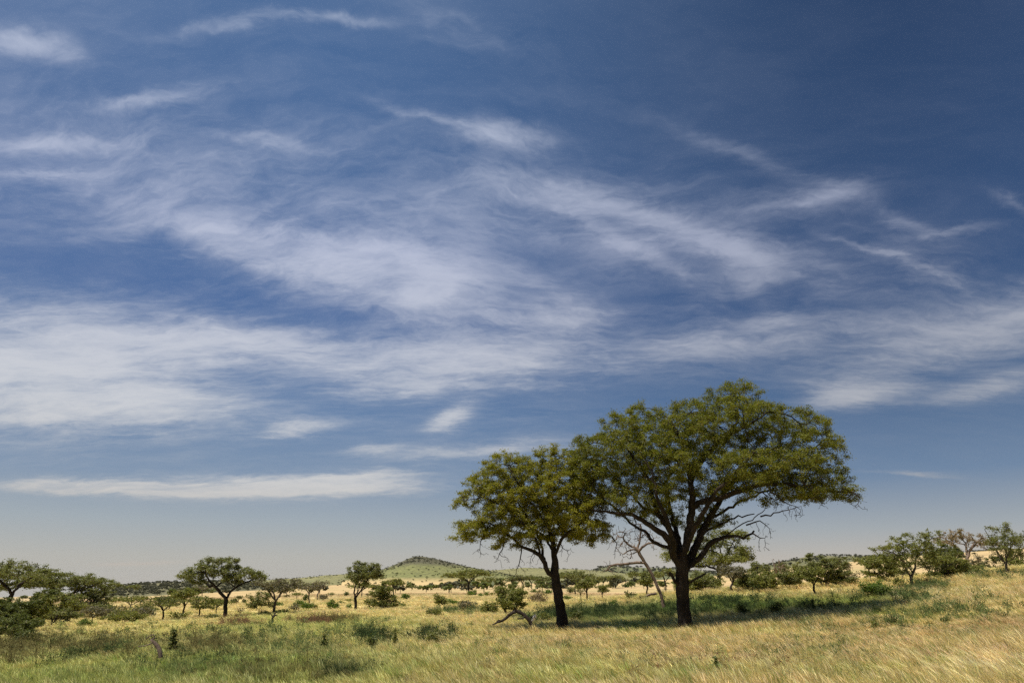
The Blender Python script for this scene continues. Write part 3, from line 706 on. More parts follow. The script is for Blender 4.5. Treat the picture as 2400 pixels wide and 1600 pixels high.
# ------------------------------------------------------------------ every other tree and bush one can tell apart
# (name, px, base row, top row, crown width px, kind, leaves, density, distance or None, lean, label)
T = [
 ('acacia_tree', 30, 1462, 1316, 190, 'umbrella', 'O', 1.5, 92, 0, 'tall flat topped acacia over the dark bushy tree at the edge of the photo'),
 ('bushy_tree', 8, 1480, 1384, 130, 'bush', 'D', 1.9, None, 0, 'dark green bushy tree reaching the ground at the leftmost edge'),
 ('acacia_tree', 160, 1440, 1346, 185, 'umbrella', 'O', 2.6, 100, 0, 'dense domed olive acacia between the tall flat topped one and the dark ridge'),
 ('thorn_tree', 73, 1475, 1410, 72, 'round', 'N', 1.3, None, 0, 'round green small tree with a thin leaning stem in front of the dark bushy tree'),
 ('thorn_tree', 40, 1462, 1400, 80, 'bush', 'D', 1.0, 72, 0, 'dark scrubby tree behind the round green small tree'),
 ('thorn_tree', 128, 1458, 1388, 75, 'round', 'N', 1.1, None, 0, 'mid green tree just below the dense domed olive acacia'),
 ('thorn_tree', 120, 1462, 1424, 60, 'round', 'O', .9, None, 0, 'low olive thorn tree right of the round green small one'),
 ('acacia_tree', 228, 1432, 1374, 68, 'layered', 'O', 1.4, 105, 0, 'olive layered acacia at the foot of the dark ridge'),
 ('thorn_tree', 172, 1448, 1406, 42, 'round', 'N', 1.1, None, 0, 'narrow green thorn tree under the domed olive acacia'),
 ('thorn_tree', 190, 1444, 1410, 50, 'round', 'G', .9, None, 0, 'greyish thorn tree in the thicket beneath the domed acacia'),
 ('thorn_tree', 215, 1457, 1419, 58, 'round', 'G', .9, None, 0, 'small grey green thorn tree on two thin stems before the thicket'),
 ('thorn_tree', 240, 1446, 1412, 46, 'round', 'O', 1.0, None, 0, 'small olive thorn tree at the pale gap in the thicket'),
 ('acacia_tree', 303, 1432, 1395, 82, 'umbrella', 'N', 1.5, None, 0, 'green flat acacia in front of the tan field below the dark ridge'),
 ('shrub', 284, 1455, 1428, 66, 'bush', 'N', 1.0, None, 0, 'wide green shrub before the green flat acacia'),
 ('shrub', 262, 1448, 1418, 50, 'bush', 'G', .6, None, 0, 'thin greyish shrub behind the wide green shrub'),
 ('shrub', 330, 1448, 1420, 56, 'bush', 'G', .5, None, 0, 'twiggy grey shrub between two green acacias'),
 ('acacia_tree', 381, 1451, 1398, 76, 'umbrella', 'O', 1.3, None, 0, 'small olive umbrella acacia with a straight dark stem'),
 ('shrub', 196, 1463, 1448, 28, 'bush', 'F', 1.4, None, 0, 'little bright green shrub in open grass before the thicket'),
 ('shrub', 60, 1503, 1476, 54, 'bush', 'D', 1.0, None, 0, 'dark leafy shrub in the grass below the round green small tree'),
 ('shrub', 402, 1522, 1473, 24, 'cone', 'D', 1.8, None, 0, 'dark upright columnar shrub beside the weathered stump'),
 ('acacia_tree', 473, 1398, 1368, 50, 'bare', 'G', 1.0, None, 0, 'nearly bare grey acacia behind the spreading flat crowned one'),
 ('acacia_tree', 430, 1437, 1379, 46, 'round', 'N', 1.6, None, 0, 'tall narrow dark green tree beside the two tier acacia'),
 ('acacia_tree', 396, 1425, 1392, 50, 'round', 'D', 1.2, None, 0, 'dark round acacia peeping over the small olive umbrella acacia'),
 ('acacia_tree', 466, 1442, 1396, 70, 'layered', 'N', 1.4, None, 0, 'two tier green acacia left of the spreading acacia trunk'),
 ('acacia_tree', 507, 1435, 1402, 52, 'umbrella', 'N', 1.4, None, 0, 'low green acacia touching the spreading acacia trunk'),
 ('acacia_tree', 516, 1427, 1400, 36, 'round', 'G', 1.1, 118, 0, 'greyish tree half hidden by the spreading acacia trunk'),
 ('shrub', 497, 1446, 1436, 24, 'bush', 'D', 1.0, None, 0, 'tiny dark shrub at the foot of the spreading acacia'),
 ('acacia_tree', 559, 1411, 1394, 17, 'umbrella', 'D', 1.4, None, 0, 'tiny dark umbrella acacia right of the spreading acacia trunk'),
 ('shrub', 549, 1412, 1401, 16, 'bush', 'O', 1.4, None, 0, 'tiny rounded olive shrub beside the tiny dark umbrella acacia'),
 ('shrub', 572, 1411, 1402, 12, 'bush', 'D', 1.4, None, 0, 'very small dark shrub on tan grass past the tiny umbrella acacia'),
 ('shrub', 562, 1441, 1422, 24, 'bare', 'G', .7, None, 0, 'wispy bare sapling in grass right of the spreading acacia'),
 ('acacia_tree', 638, 1434, 1355, 92, 'round', 'G', .8, None, .02, 'grey acacia on a double trunk with one long bare limb'),
 ('acacia_tree', 612, 1420, 1386, 56, 'bush', 'O', 1.1, 110, 0, 'low olive bushy acacia behind the double trunk acacia'),
 ('shrub', 618, 1437, 1428, 30, 'bush', 'D', 1.0, None, 0, 'flat dark shrub at the foot of the double trunk acacia'),
 ('shrub', 656, 1434, 1426, 34, 'bush', 'F', 1.0, None, 0, 'flat green shrub right of the double trunk acacia'),
 ('shrub', 682, 1386, 1377, 18, 'bush', 'N', 1.4, None, 0, 'small round bush far off on the tan field above the others'),
 ('shrub', 671, 1399, 1392, 14, 'umbrella', 'O', 1.6, None, 0, 'very small umbrella bush on the tan field'),
 ('acacia_tree', 695, 1402, 1387, 28, 'umbrella', 'N', 1.6, None, 0, 'little leaning umbrella acacia on the tan field'),
 ('shrub', 654, 1417, 1409, 22, 'bush', 'F', 1.3, None, 0, 'fresh green bush right behind the double trunk acacia'),
 ('shrub', 690, 1429, 1411, 26, 'bush', 'G', .6, None, 0, 'grey twiggy shrub beside the fresh green bushes'),
 ('acacia_tree', 724, 1411, 1364, 42, 'umbrella', 'G', .5, None, -.05, 'thin forked acacia before the dark round shrub, nearer the fresh green bushes'),
 ('shrub', 716, 1406, 1391, 15, 'bush', 'D', 1.4, None, 0, 'dark round shrub behind the thin forked acacia stem'),
 ('acacia_tree', 744, 1403, 1358, 50, 'bare', 'G', 1.3, None, .05, 'bare crooked acacia right of the thin forked one'),
 ('shrub', 703, 1419, 1404, 28, 'bush', 'F', 1.4, None, 0, 'fresh green bush next to the grey twiggy shrub'),
 ('shrub', 719, 1425, 1411, 32, 'bush', 'F', 1.4, None, 0, 'widest fresh green bush below the thin forked acacia'),
 ('shrub', 738, 1425, 1416, 14, 'bush', 'N', 1.2, None, 0, 'little green bush right of the widest fresh green bush'),
 ('shrub', 757, 1403, 1391, 24, 'bush', 'G', 1.0, None, 0, 'grey green shrub at the foot of the bare crooked acacia'),
 ('acacia_tree', 776, 1397, 1387, 15, 'umbrella', 'O', 1.6, None, 0, 'tiny flat umbrella acacia alone on the tan field'),
 ('shrub', 812, 1394, 1384, 13, 'bush', 'D', 1.6, None, 0, 'small round dark bush alone on the tan field'),
 ('acacia_tree', 848, 1396, 1364, 56, 'umbrella', 'N', 1.3, None, 0, 'green acacia hidden behind the slim twin stemmed acacia'),
 ('acacia_tree', 861, 1399, 1389, 12, 'umbrella', 'G', 1.4, None, 0, 'tiny grey acacia between the slim acacia and the conical bush'),
 ('conical_bush', 893, 1421, 1363, 58, 'cone', 'N', 1.8, None, 0, 'conical dark green bushy tree with a narrow pointed top'),
 ('shrub', 868, 1421, 1400, 28, 'bush', 'N', 1.3, None, 0, 'rounded green bush at the side of the conical one'),
 ('acacia_tree', 922, 1399, 1355, 46, 'umbrella', 'N', 1.4, None, 0, 'upright green acacia right of the conical bush'),
 ('shrub', 776, 1423, 1404, 24, 'bush', 'F', 1.5, None, 0, 'dark fresh green bush left of the slim acacia trunk'),
 ('shrub', 789, 1423, 1412, 16, 'bush', 'F', 1.2, None, 0, 'low green bush joined to the dark fresh green bush'),
 ('shrub', 797, 1413, 1406, 14, 'bush', 'N', 1.2, None, 0, 'small pale green bush on dry grass behind the low green bush'),
 ('shrub', 818, 1422, 1413, 15, 'bush', 'F', 1.2, None, 0, 'low fresh green bush next to the slim acacia trunk'),
 ('shrub', 820, 1407, 1402, 22, 'bush', 'N', 1.2, None, 0, 'flat green bush behind the slim acacia trunk'),
 ('acacia_tree', 965, 1382, 1370, 16, 'umbrella', 'O', 1.6, None, 0, 'first far acacia right of the upright green one on tan grass'),
 ('acacia_tree', 978, 1381, 1372, 16, 'umbrella', 'O', 1.6, None, 0, 'second far acacia right of the upright green one on tan grass'),
 ('acacia_tree', 1010, 1380, 1369, 16, 'umbrella', 'N', 1.6, None, 0, 'far acacia at the start of the row left of the flat umbrella acacia'),
 ('acacia_tree', 1021, 1380, 1369, 14, 'umbrella', 'N', 1.6, None, 0, 'far acacia in the middle of the row left of the flat umbrella acacia'),
 ('acacia_tree', 1035, 1379, 1370, 14, 'umbrella', 'O', 1.6, None, 0, 'far acacia at the end of the row left of the flat umbrella acacia'),
 ('shrub', 950, 1401, 1390, 22, 'bush', 'F', 1.4, None, 0, 'bright green bush on tan grass with a thin dead stick beside it'),
 ('shrub', 942, 1418, 1411, 15, 'bush', 'F', 1.2, None, 0, 'low green bush in open grass right of the conical bush'),
 ('shrub', 1032, 1415, 1390, 30, 'bush', 'Y', 1.5, None, 0, 'round bush with pale drooping dry tips on the plain'),
 ('shrub', 1062, 1413, 1402, 26, 'bush', 'F', 1.3, None, 0, 'low wide green bush beside the pale tipped round bush'),
 ('acacia_tree', 1099, 1391, 1334, 96, 'umbrella', 'N', 1.9, None, 0, 'wide umbrella acacia in front of the round hill'),
 ('acacia_tree', 1086, 1382, 1360, 40, 'umbrella', 'O', 1.3, None, 0, 'smaller acacia tucked under the wide umbrella acacia'),
 ('acacia_tree', 1140, 1378, 1352, 44, 'umbrella', 'N', 1.6, None, 0, 'green acacia touching the outer edge of the wide umbrella acacia'),
 ('acacia_tree', 1155, 1377, 1361, 34, 'umbrella', 'O', 1.5, None, 0, 'far olive acacia just left of the big round bush top'),
 ('shrub', 1106, 1393, 1382, 20, 'bush', 'F', 1.4, None, 0, 'green bush at the foot of the wide umbrella acacia'),
 ('shrub', 1126, 1395, 1387, 12, 'bush', 'F', 1.4, None, 0, 'small green bush one step from the wide umbrella acacia foot'),
 ('shrub', 1140, 1394, 1385, 12, 'bush', 'F', 1.4, None, 0, 'small green bush close left of the big round bush'),
 ('shrub', 1152, 1393, 1387, 10, 'bush', 'N', 1.4, None, 0, 'smallest green bush touching the big round bush outline'),
 ('shrub', 1098, 1427, 1406, 42, 'bush', 'G', .9, None, 0, 'grey green twiggy shrub left of the big round bush'),
 ('bush', 1193, 1434, 1372, 66, 'bush', 'N', 1.6, None, 0, 'big round green bush between the wide umbrella acacia and the smaller great tree'),
 ('bush', 1146, 1435, 1408, 36, 'bush', 'N', 1.3, None, 0, 'low spreading green bush leaning on the big round one'),
 ('acacia_tree', 1202, 1376, 1350, 34, 'umbrella', 'O', 1.9, None, 0, 'first acacia of the dark flat row behind the big round bush'),
 ('acacia_tree', 1224, 1374, 1346, 36, 'umbrella', 'O', 1.9, None, 0, 'second acacia of the dark flat row behind the big round bush'),
 ('acacia_tree', 1246, 1373, 1347, 34, 'umbrella', 'O', 1.9, None, 0, 'third acacia of the dark flat row, a little taller'),
 ('acacia_tree', 1266, 1373, 1348, 30, 'umbrella', 'O', 1.9, None, 0, 'fourth acacia of the dark flat row, beside the smaller great trunk'),
 ('acacia_tree', 1282, 1374, 1350, 26, 'umbrella', 'O', 1.9, None, 0, 'last acacia of the dark flat row, half behind the smaller great trunk'),
 ('shrub', 1262, 1411, 1385, 46, 'bush', 'B', .6, None, 0, 'brownish bare twiggy shrub right of the big round bush'),
 ('shrub', 1251, 1387, 1379, 16, 'bush', 'F', 1.4, None, 0, 'green bush above the brownish twiggy shrub'),
 ('shrub', 1264, 1387, 1381, 12, 'bush', 'N', 1.4, None, 0, 'grey green bush right above the brownish twiggy shrub'),
 ('shrub', 1282, 1390, 1380, 20, 'bush', 'F', 1.4, None, 0, 'bright bush touching the smaller great trunk'),
 ('shrub', 1330, 1404, 1394, 20, 'bush', 'F', 1.2, None, 0, 'fresh green bush just right of the smaller great trunk'),
 ('shrub', 1320, 1374, 1364, 16, 'bush', 'N', 1.4, None, 0, 'far green bush right of the smaller great trunk'),
 ('acacia_tree', 1348, 1391, 1337, 92, 'umbrella', 'O', 1.8, None, 0, 'broad olive umbrella acacia right of the smaller great trunk'),
 ('acacia_tree', 1330, 1375, 1340, 50, 'umbrella', 'O', 1.6, None, 0, 'dark acacia crown between the smaller great trunk and the broad umbrella one'),
 ('shrub', 1337, 1388, 1373, 20, 'bush', 'O', 1.2, None, 0, 'olive bush under the broad olive umbrella acacia'),
 ('thorn_tree', 1375, 1404, 1353, 42, 'round', 'N', 1.5, None, 0, 'upright green tree in front of the broad olive umbrella acacia'),
 ('thorn_tree', 1361, 1404, 1376, 22, 'bare', 'O', 1.2, None, 0, 'thin dark half bare tree left of the upright green tree'),
 ('thorn_tree', 1412, 1401, 1369, 26, 'round', 'N', 1.3, None, 0, 'small round tree with a crooked stem right of the upright green tree'),
 ('acacia_tree', 1442, 1370, 1346, 40, 'umbrella', 'N', 1.6, None, 0, 'far umbrella acacia left of the leaning dead trunk'),
 ('acacia_tree', 1415, 1368, 1349, 32, 'umbrella', 'O', 1.6, None, 0, 'far olive acacia above the small crooked stemmed tree'),
 ('shrub', 1430, 1376, 1366, 22, 'bush', 'N', 1.3, None, 0, 'green bush under the far umbrella acacia'),
 ('shrub', 1468, 1371, 1363, 18, 'bush', 'F', 1.4, None, 0, 'bright far bush directly left of the leaning dead trunk'),
 ('shrub', 1480, 1362, 1356, 12, 'bush', 'D', 1.4, None, 0, 'tiny dark bush behind the bright far bush'),
 ('shrub', 1478, 1399, 1385, 24, 'bush', 'D', 1.3, None, 0, 'dark leafy bush at the left of the dead trunk foot'),
 ('shrub', 1437, 1412, 1404, 20, 'bush', 'F', 1.0, None, 0, 'small green shrub in tan grass below the crooked stemmed tree'),
 ('thorn_tree', 1516, 1392, 1338, 38, 'round', 'N', 1.2, None, 0, 'green thorn tree standing behind the leaning dead trunk'),
 ('acacia_tree', 1488, 1360, 1338, 32, 'umbrella', 'N', 1.6, None, 0, 'far green acacia seen left of the dead trunk top'),
 ('acacia_tree', 1561, 1385, 1332, 62, 'umbrella', 'N', 1.6, None, -.02, 'flat green acacia with a straight pole trunk between dead tree and largest trunk'),
 ('thorn_tree', 1717, 1382, 1322, 56, 'round', 'G', 1.5, None, 0, 'greyish round tree at the foot of the layered umbrella acacia'),
 ('bush', 1668, 1378, 1342, 52, 'bush', 'N', 1.0, None, 0, 'pale green rounded bush under the layered umbrella acacia'),
 ('shrub', 1643, 1379, 1368, 20, 'bush', 'D', 1.2, None, 0, 'small dark bush just right of the largest trunk'),
 ('thorn_tree', 1762, 1378, 1332, 50, 'bush', 'O', 1.5, None, 0, 'open olive tree right of the greyish round tree'),
 ('thorn_tree', 1797, 1380, 1338, 52, 'bush', 'N', 1.6, None, 0, 'spreading green bush tree right of the open olive tree'),
 ('acacia_tree', 1772, 1340, 1316, 32, 'umbrella', 'O', 1.7, 150, 0, 'far flat umbrella acacia on the skyline right of the layered one'),
 ('thorn_tree', 1850, 1374, 1338, 54, 'bush', 'O', 1.6, None, 0, 'low dense olive bush tree below the bare forked tree'),
 ('dead_sapling', 1827, 1360, 1309, 36, 'bare', 'X', 0, 110, 0, 'bare pale forked tree on the skyline'),
 ('acacia_tree', 1838, 1352, 1319, 34, 'umbrella', 'O', 1.3, 120, 0, 'dark small crowned acacia right behind the bare forked tree'),
 ('acacia_tree', 1800, 1350, 1320, 26, 'umbrella', 'O', 1.3, 130, 0, 'small distant acacia left of the bare forked tree'),
 ('acacia_tree', 1872, 1345, 1317, 22, 'umbrella', 'N', 1.3, 140, 0, 'small distant acacia left of the dense twin crowned thorn trees'),
 ('thorn_tree', 1912, 1390, 1326, 66, 'round', 'N', 1.4, None, -.02, 'round green thorn tree with a curved double stem in tan grass'),
 ('thorn_tree', 1938, 1368, 1299, 90, 'bush', 'O', 1.7, None, 0, 'taller dense olive tree just behind the round curved stem one'),
 ('thorn_tree', 1973, 1359, 1310, 50, 'round', 'G', .8, None, .04, 'thin slanting grey thorn tree right of the dense olive one'),
 ('shrub', 1995, 1360, 1340, 40, 'bush', 'G', .5, None, 0, 'low straggly scrub right of the slanting grey tree'),
 ('thorn_tree', 2040, 1354, 1303, 62, 'umbrella', 'N', 1.7, None, 0, 'dark green flat tree left of the ragged light green thorn tree'),
 ('thorn_tree', 2072, 1356, 1299, 62, 'bush', 'N', 1.5, None, 0, 'green tree half behind the ragged light green thorn tree'),
 ('leafy_shrub', 2057, 1392, 1361, 58, 'bush', 'F', 1.2, None, 0, 'bright green leafy bush alone in grass left of the ragged thorn tree'),
 ('thorn_tree', 2224, 1348, 1302, 76, 'umbrella', 'N', 1.7, None, 0, 'low flat bright green tree right of the ragged thorn tree'),
 ('thorn_tree', 2178, 1352, 1312, 34, 'bare', 'O', 1.3, None, 0, 'dark half bare tree close right of the ragged thorn tree'),
 ('acacia_tree', 2235, 1335, 1275, 78, 'umbrella', 'D', 1.7, 92, 0, 'dark green flat acacia behind the low flat bright green tree'),
 ('acacia_tree', 2278, 1335, 1239, 106, 'umbrella', 'B', .7, 95, 0, 'brownish thin crowned umbrella acacia with pale fanned limbs'),
 ('shrub', 2290, 1330, 1304, 60, 'bush', 'G', .9, 90, 0, 'grey green thicket under the brownish umbrella acacia'),
 ('shrub', 2245, 1340, 1322, 44, 'bush', 'D', .9, 84, 0, 'dark low scrub at the foot of the brownish umbrella acacia'),
 ('shrub', 2330, 1328, 1302, 50, 'bush', 'D', .8, 90, 0, 'dark scrub between the brownish acacia and the airy thorn tree'),
 ('bush', 2392, 1322, 1280, 60, 'bush', 'N', .8, 95, 0, 'green bush behind the airy thorn tree at the rightmost edge'),
 ('acacia_tree', 2215, 1345, 1296, 60, 'umbrella', 'O', 1.0, 125, 0, 'dark olive acacia behind the dark green flat one'),
 ('shrub', 2116, 1352, 1326, 54, 'bush', 'D', .6, 70, 0, 'dark scrub directly behind the ragged thorn tree stem'),
 ('shrub', 40, 1492, 1440, 90, 'bush', 'D', 1.2, None, 0, 'dark tangled shrub at the foot of the leftmost bushy tree'),
 ('shrub', 103, 1452, 1408, 70, 'bush', 'N', 1.2, None, 0, 'green bushy shrub behind the round green small tree'),
 ('shrub', 148, 1455, 1420, 64, 'bush', 'O', 1.2, None, 0, 'olive shrub filling the thicket under the domed acacia'),
 ('shrub', 190, 1436, 1398, 70, 'bush', 'D', 1.2, 108, 0, 'dark shrub behind the thicket under the domed acacia'),
 ('shrub', 252, 1440, 1408, 60, 'bush', 'O', 1.1, 100, 0, 'olive shrub behind the small olive thorn tree'),
 ('shrub', 345, 1438, 1404, 56, 'bush', 'O', 1.0, 100, 0, 'olive shrub between the green flat acacia and the small umbrella one'),
 ('shrub', 415, 1446, 1432, 50, 'bush', 'N', .8, None, 0, 'low scrub at the foot of the tall narrow tree'),
 ('leafy_shrub', 760, 1510, 1482, 18, 'cone', 'D', 1.0, None, 0, 'thin upright leafy shoot in green grass below the conical bush'),
 ('leafy_shrub', 925, 1505, 1470, 16, 'cone', 'N', 1.0, None, 0, 'tall leafy stalk standing in grass below the upright green acacia'),
 ('leafy_shrub', 870, 1512, 1488, 26, 'bush', 'D', .9, None, 0, 'dark leafy clump left of the tall leafy stalk'),
 ('leafy_shrub', 1013, 1500, 1474, 26, 'bush', 'N', .9, None, 0, 'loose leafy clump right of the tall leafy stalk'),
 ('leafy_shrub', 1026, 1440, 1426, 22, 'bush', 'N', .9, None, 0, 'small leafy clump in straw grass before the pale tipped bush'),
 ('leafy_shrub', 1008, 1440, 1424, 22, 'bush', 'O', .8, None, 0, 'straggly leafy clump left of the small leafy one in straw grass'),
 ('leafy_shrub', 1680, 1568, 1535, 14, 'cone', 'D', .9, None, 0, 'thin leafy shoot in reddish grass below the largest trunk'),
 ('leafy_shrub', 1738, 1432, 1412, 28, 'bush', 'D', 1.1, None, 0, 'dark leafy clump in the shade right of the largest trunk'),
 ('leafy_shrub', 1820, 1430, 1410, 28, 'bush', 'D', 1.1, None, 0, 'dark leafy clump in the middle of the long tree shadow'),
 ('leafy_shrub', 1905, 1420, 1402, 14, 'bush', 'N', 1.1, None, 0, 'small leafy shoot at the upper edge of the long tree shadow'),
 ('leafy_shrub', 1350, 1448, 1428, 26, 'bush', 'D', 1.1, None, 0, 'dark leafy clump in shade right of the smaller great trunk'),
 ('leafy_shrub', 1275, 1452, 1434, 26, 'bush', 'N', 1.0, None, 0, 'green leafy clump between the arched log and the smaller great trunk'),
 ('leafy_shrub', 2050, 1462, 1452, 16, 'bush', 'N', 1.0, None, 0, 'little leafy clump in reddish straw grass below the leafy bush'),
 ('bush', 1612, 1384, 1352, 50, 'bush', 'N', 1.3, None, 0, 'green thicket bush touching the largest trunk'),
 ('bush', 1640, 1382, 1338, 56, 'bush', 'O', 1.3, None, 0, 'olive thicket bush under the layered acacia, nearest the largest trunk'),
 ('bush', 1740, 1378, 1345, 50, 'bush', 'N', 1.3, None, 0, 'green thicket bush between the greyish round tree and the open olive one'),
 ('bush', 1780, 1378, 1352, 44, 'bush', 'D', 1.3, None, 0, 'dark thicket bush before the spreading green bush tree'),
 ('bush', 1962, 1366, 1334, 56, 'bush', 'N', 1.3, None, 0, 'green thicket bush under the slanting grey thorn tree'),
 ('bush', 2205, 1350, 1318, 56, 'bush', 'D', 1.3, None, 0, 'dark thicket bush under the low flat bright green tree'),
 ('bush', 2262, 1344, 1312, 60, 'bush', 'N', 1.3, None, 0, 'green thicket bush right of the low flat bright green tree'),
]
MATS = {'G': L_GREY, 'D': L_DARK, 'O': L_OLIVE, 'N': L_GREEN, 'F': L_FRESH, 'B': L_BROWN, 'Y': L_GREEN, 'X': L_GREY}
nfaces = 0
for i, (nm, px, base, top, wpx, kind, lf, dens, D, lean, label) in enumerate(T):
    g = place(px, base, D)
    R = g[1]
    zt = pt(px, top, g[1])[2]
    H = max(zt - g[2], .3); W = wpx * g[1] / (F * FW[1]) * 1.0
    if D is None and not (12 < g[1] < 700): print('ODD', label, g)
    print('%-13s px%5d D%6.1f H%5.1f W%5.1f' % (nm, px, g[1], H, W))
    tr, cr = gen_tree(kind, H * 1.0, W, g[1], 100 + i, dens, lean=lean)
    cat = 'bush' if ('shrub' in nm or 'bush' in nm) and 'tree' not in nm else 'tree'
    bark = M_BARK_G if lf in 'GBX' else M_BARK
    if nm == 'dead_sapling': bark = M_DEAD; cr = None; cat = 'dead tree'
    if lf == 'B' and cat == 'tree': bark = M_DEAD
    grp = 'bushes dotted over the plain' if cat == 'bush' else 'acacias and thorn trees across the plain'
    e = put_tree('dead_tree' if nm == 'dead_sapling' else nm, cat, label, g, tr, cr, bark, MATS[lf], grp if cat != 'dead tree' else None)
    nfaces += len(tr[1]) + (len(cr[1]) if cr else 0)
print('bg faces', nfaces)
# ------------------------------------------------------------------ ground colour (what grows there)
STRAW = np.array([.61, .49, .21]); TAN = np.array([.60, .48, .215]); YGREEN = np.array([.47, .45, .14]); GREEN = np.array([.33, .39, .095])
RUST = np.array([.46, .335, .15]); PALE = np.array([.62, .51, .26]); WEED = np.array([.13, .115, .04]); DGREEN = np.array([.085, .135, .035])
# (px, row, rx, ry, colour, strength) on the photograph; only maps the photo to places on the ground
PATCH = [
 (300, 1590, 700, 60, GREEN, .75), (900, 1590, 400, 40, YGREEN, .6), (400, 1530, 700, 45, YGREEN, .6), (650, 1480, 500, 25, YGREEN, .7),
 (250, 1525, 90, 26, WEED, .5), (100, 1515, 110, 24, WEED, .35), (480, 1520, 100, 24, WEED, .5), (720, 1525, 130, 22, WEED, .35), (20, 1530, 60, 20, WEED, .5), (560, 1463, 50, 8, WEED, .5), (735, 1460, 40, 7, WEED, .7), (780, 1455, 50, 6, WEED, .6), (790, 1580, 60, 20, WEED, .8), (590, 1585, 60, 22, WEED, .6),
 (560, 1560, 160, 20, GREEN, .6), (450, 1575, 60, 20, DGREEN, .5), (700, 1470, 160, 12, YGREEN, .7), (850, 1470, 140, 20, YGREEN, .4), (640, 1448, 110, 8, YGREEN, .8),
 (1250, 1500, 260, 22, TAN, .5), (1400, 1490, 160, 18, RUST, .35), (1150, 1460, 120, 14, TAN, .6), (1350, 1590, 260, 25, YGREEN, .6), (1080, 1590, 120, 30, RUST, .35),
 (1700, 1590, 200, 20, YGREEN, .3), (1680, 1510, 220, 20, STRAW, .5), (1590, 1530, 60, 40, RUST, .3), (2050, 1480, 120, 14, RUST, .45), (2230, 1475, 190, 22, RUST, .6), (2380, 1470, 100, 18, RUST, .5), (2150, 1520, 200, 25, RUST, .35),
 (2330, 1580, 140, 28, PALE, .6), (2250, 1400, 220, 25, PALE, .5), (2300, 1350, 160, 20, STRAW, .5), (2000, 1410, 90, 10, YGREEN, .7), (2150, 1440, 160, 14, YGREEN, .5), (2000, 1590, 160, 14, YGREEN, .6),
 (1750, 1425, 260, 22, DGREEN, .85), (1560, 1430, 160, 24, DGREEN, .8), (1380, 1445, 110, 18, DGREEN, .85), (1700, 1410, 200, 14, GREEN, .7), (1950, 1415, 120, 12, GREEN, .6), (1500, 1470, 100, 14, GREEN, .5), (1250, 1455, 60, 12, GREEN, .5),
 (1650, 1395, 400, 8, STRAW, .6), (1450, 1405, 120, 10, STRAW, .5), (1050, 1430, 160, 10, STRAW, .6), (600, 1415, 400, 12, STRAW, .3), (250, 1475, 160, 12, STRAW, .4), (420, 1450, 160, 8, TAN, .5), (720, 1430, 120, 6, TAN, .5),
]
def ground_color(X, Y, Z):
    px, row = project(X, Y, Z); R = np.hypot(X, Y)
    n1 = fbm(X / 9.0, Y / 9.0, 4); n2 = fbm(X / 2.2 + 50, Y / 2.2 + 9, 3); n3 = fbm(X / 60 + 7, Y / 60 + 3, 4)
    C = STRAW[None] * (1 - 0) + 0 * X[:, None]
    f = np.clip((n1 - .45) * 5, 0, 1)[:, None]; C = C * (1 - .5 * f) + TAN * .5 * f
    f = np.clip((.5 - n2) * 5, 0, 1)[:, None]; C = C * (1 - .35 * f) + YGREEN * .35 * f
    # far plain: pale tan with strips
    far = np.clip((R - 130) / 150, 0, 1)[:, None]
    FARC = np.array([.50, .365, .19])
    C = C * (1 - far) + FARC * far
    f = (np.clip((n3 - .52) * 6, 0, 1) * np.clip((R - 150) / 100, 0, 1) * .35)[:, None]; C = C * (1 - f) + np.array([.33, .31, .13]) * f
    jx = (fbm(X / 3 + 3, Y / 3, 3) - .5) * 120; jy = (fbm(X / 3 + 40, Y / 3 + 8, 3) - .5) * 24
    front = np.asarray(Y) > 5
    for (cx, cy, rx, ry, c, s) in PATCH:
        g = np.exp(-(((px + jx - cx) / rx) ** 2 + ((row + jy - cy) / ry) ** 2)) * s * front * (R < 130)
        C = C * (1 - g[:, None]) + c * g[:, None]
    return C

def polar_sheet(name, az, rad, zfun):
    A, Rr = np.meshgrid(az, rad, indexing='ij')
    X = (Rr * np.sin(A)).ravel(); Y = (Rr * np.cos(A)).ravel(); Z = zfun(X, Y)
    na, nr = len(az), len(rad)
    i = (np.arange(na - 1)[:, None] * nr + np.arange(nr - 1)[None]).ravel()
    Fc = np.stack([i, i + 1, i + nr + 1, i + nr], 1)
    return X, Y, Z, Fc
azs = np.radians(np.concatenate([np.arange(-180, -50, 5.0), np.arange(-50, 50, .35), np.arange(50, 180.1, 5.0)]))
rad = np.concatenate([[.3, 3], np.exp(np.linspace(math.log(6), math.log(9000), 300))])
X, Y, Z, Fc = polar_sheet('ground', azs, rad, height)
me = mesh_np('ground', np.stack([X, Y, Z], 1), Fc[:, ::-1], True)
GC = ground_color(X, Y, Z)
set_col(me, 'grow', GC)
m, nt = nodes('ground'); B = NB(nt)
at = B.n('ShaderNodeAttribute', attribute_name='grow')
tc = B.n('ShaderNodeTexCoord')
nz = B.n('ShaderNodeTexNoise', {'Vector': tc.outputs['Object'], 'Scale': 1.3, 'Detail': 8.0, 'Roughness': .75})
n2 = B.n('ShaderNodeTexNoise', {'Vector': tc.outputs['Object'], 'Scale': .035, 'Detail': 8.0, 'Roughness': .7})
f = B.math('MULTIPLY_ADD', nz.outputs[0], .9, B.math('MULTIPLY', n2.outputs[0], .9))
k = B.ramp(f, [(.62, (.42, .40, .34)), (.9, (.95, .95, .95)), (1.15, (1.1, 1.08, 1.03))])
col = B.mix(1.0, at.outputs['Color'], k, 'MULTIPLY')
bp = B.n('ShaderNodeBump', {'Height': nz.outputs[0], 'Strength': .6, 'Distance': .25})
d = B.n('ShaderNodeBsdfDiffuse', {'Color': col, 'Normal': bp.outputs[0]})
B.n('ShaderNodeOutputMaterial', {0: d.outputs[0]})
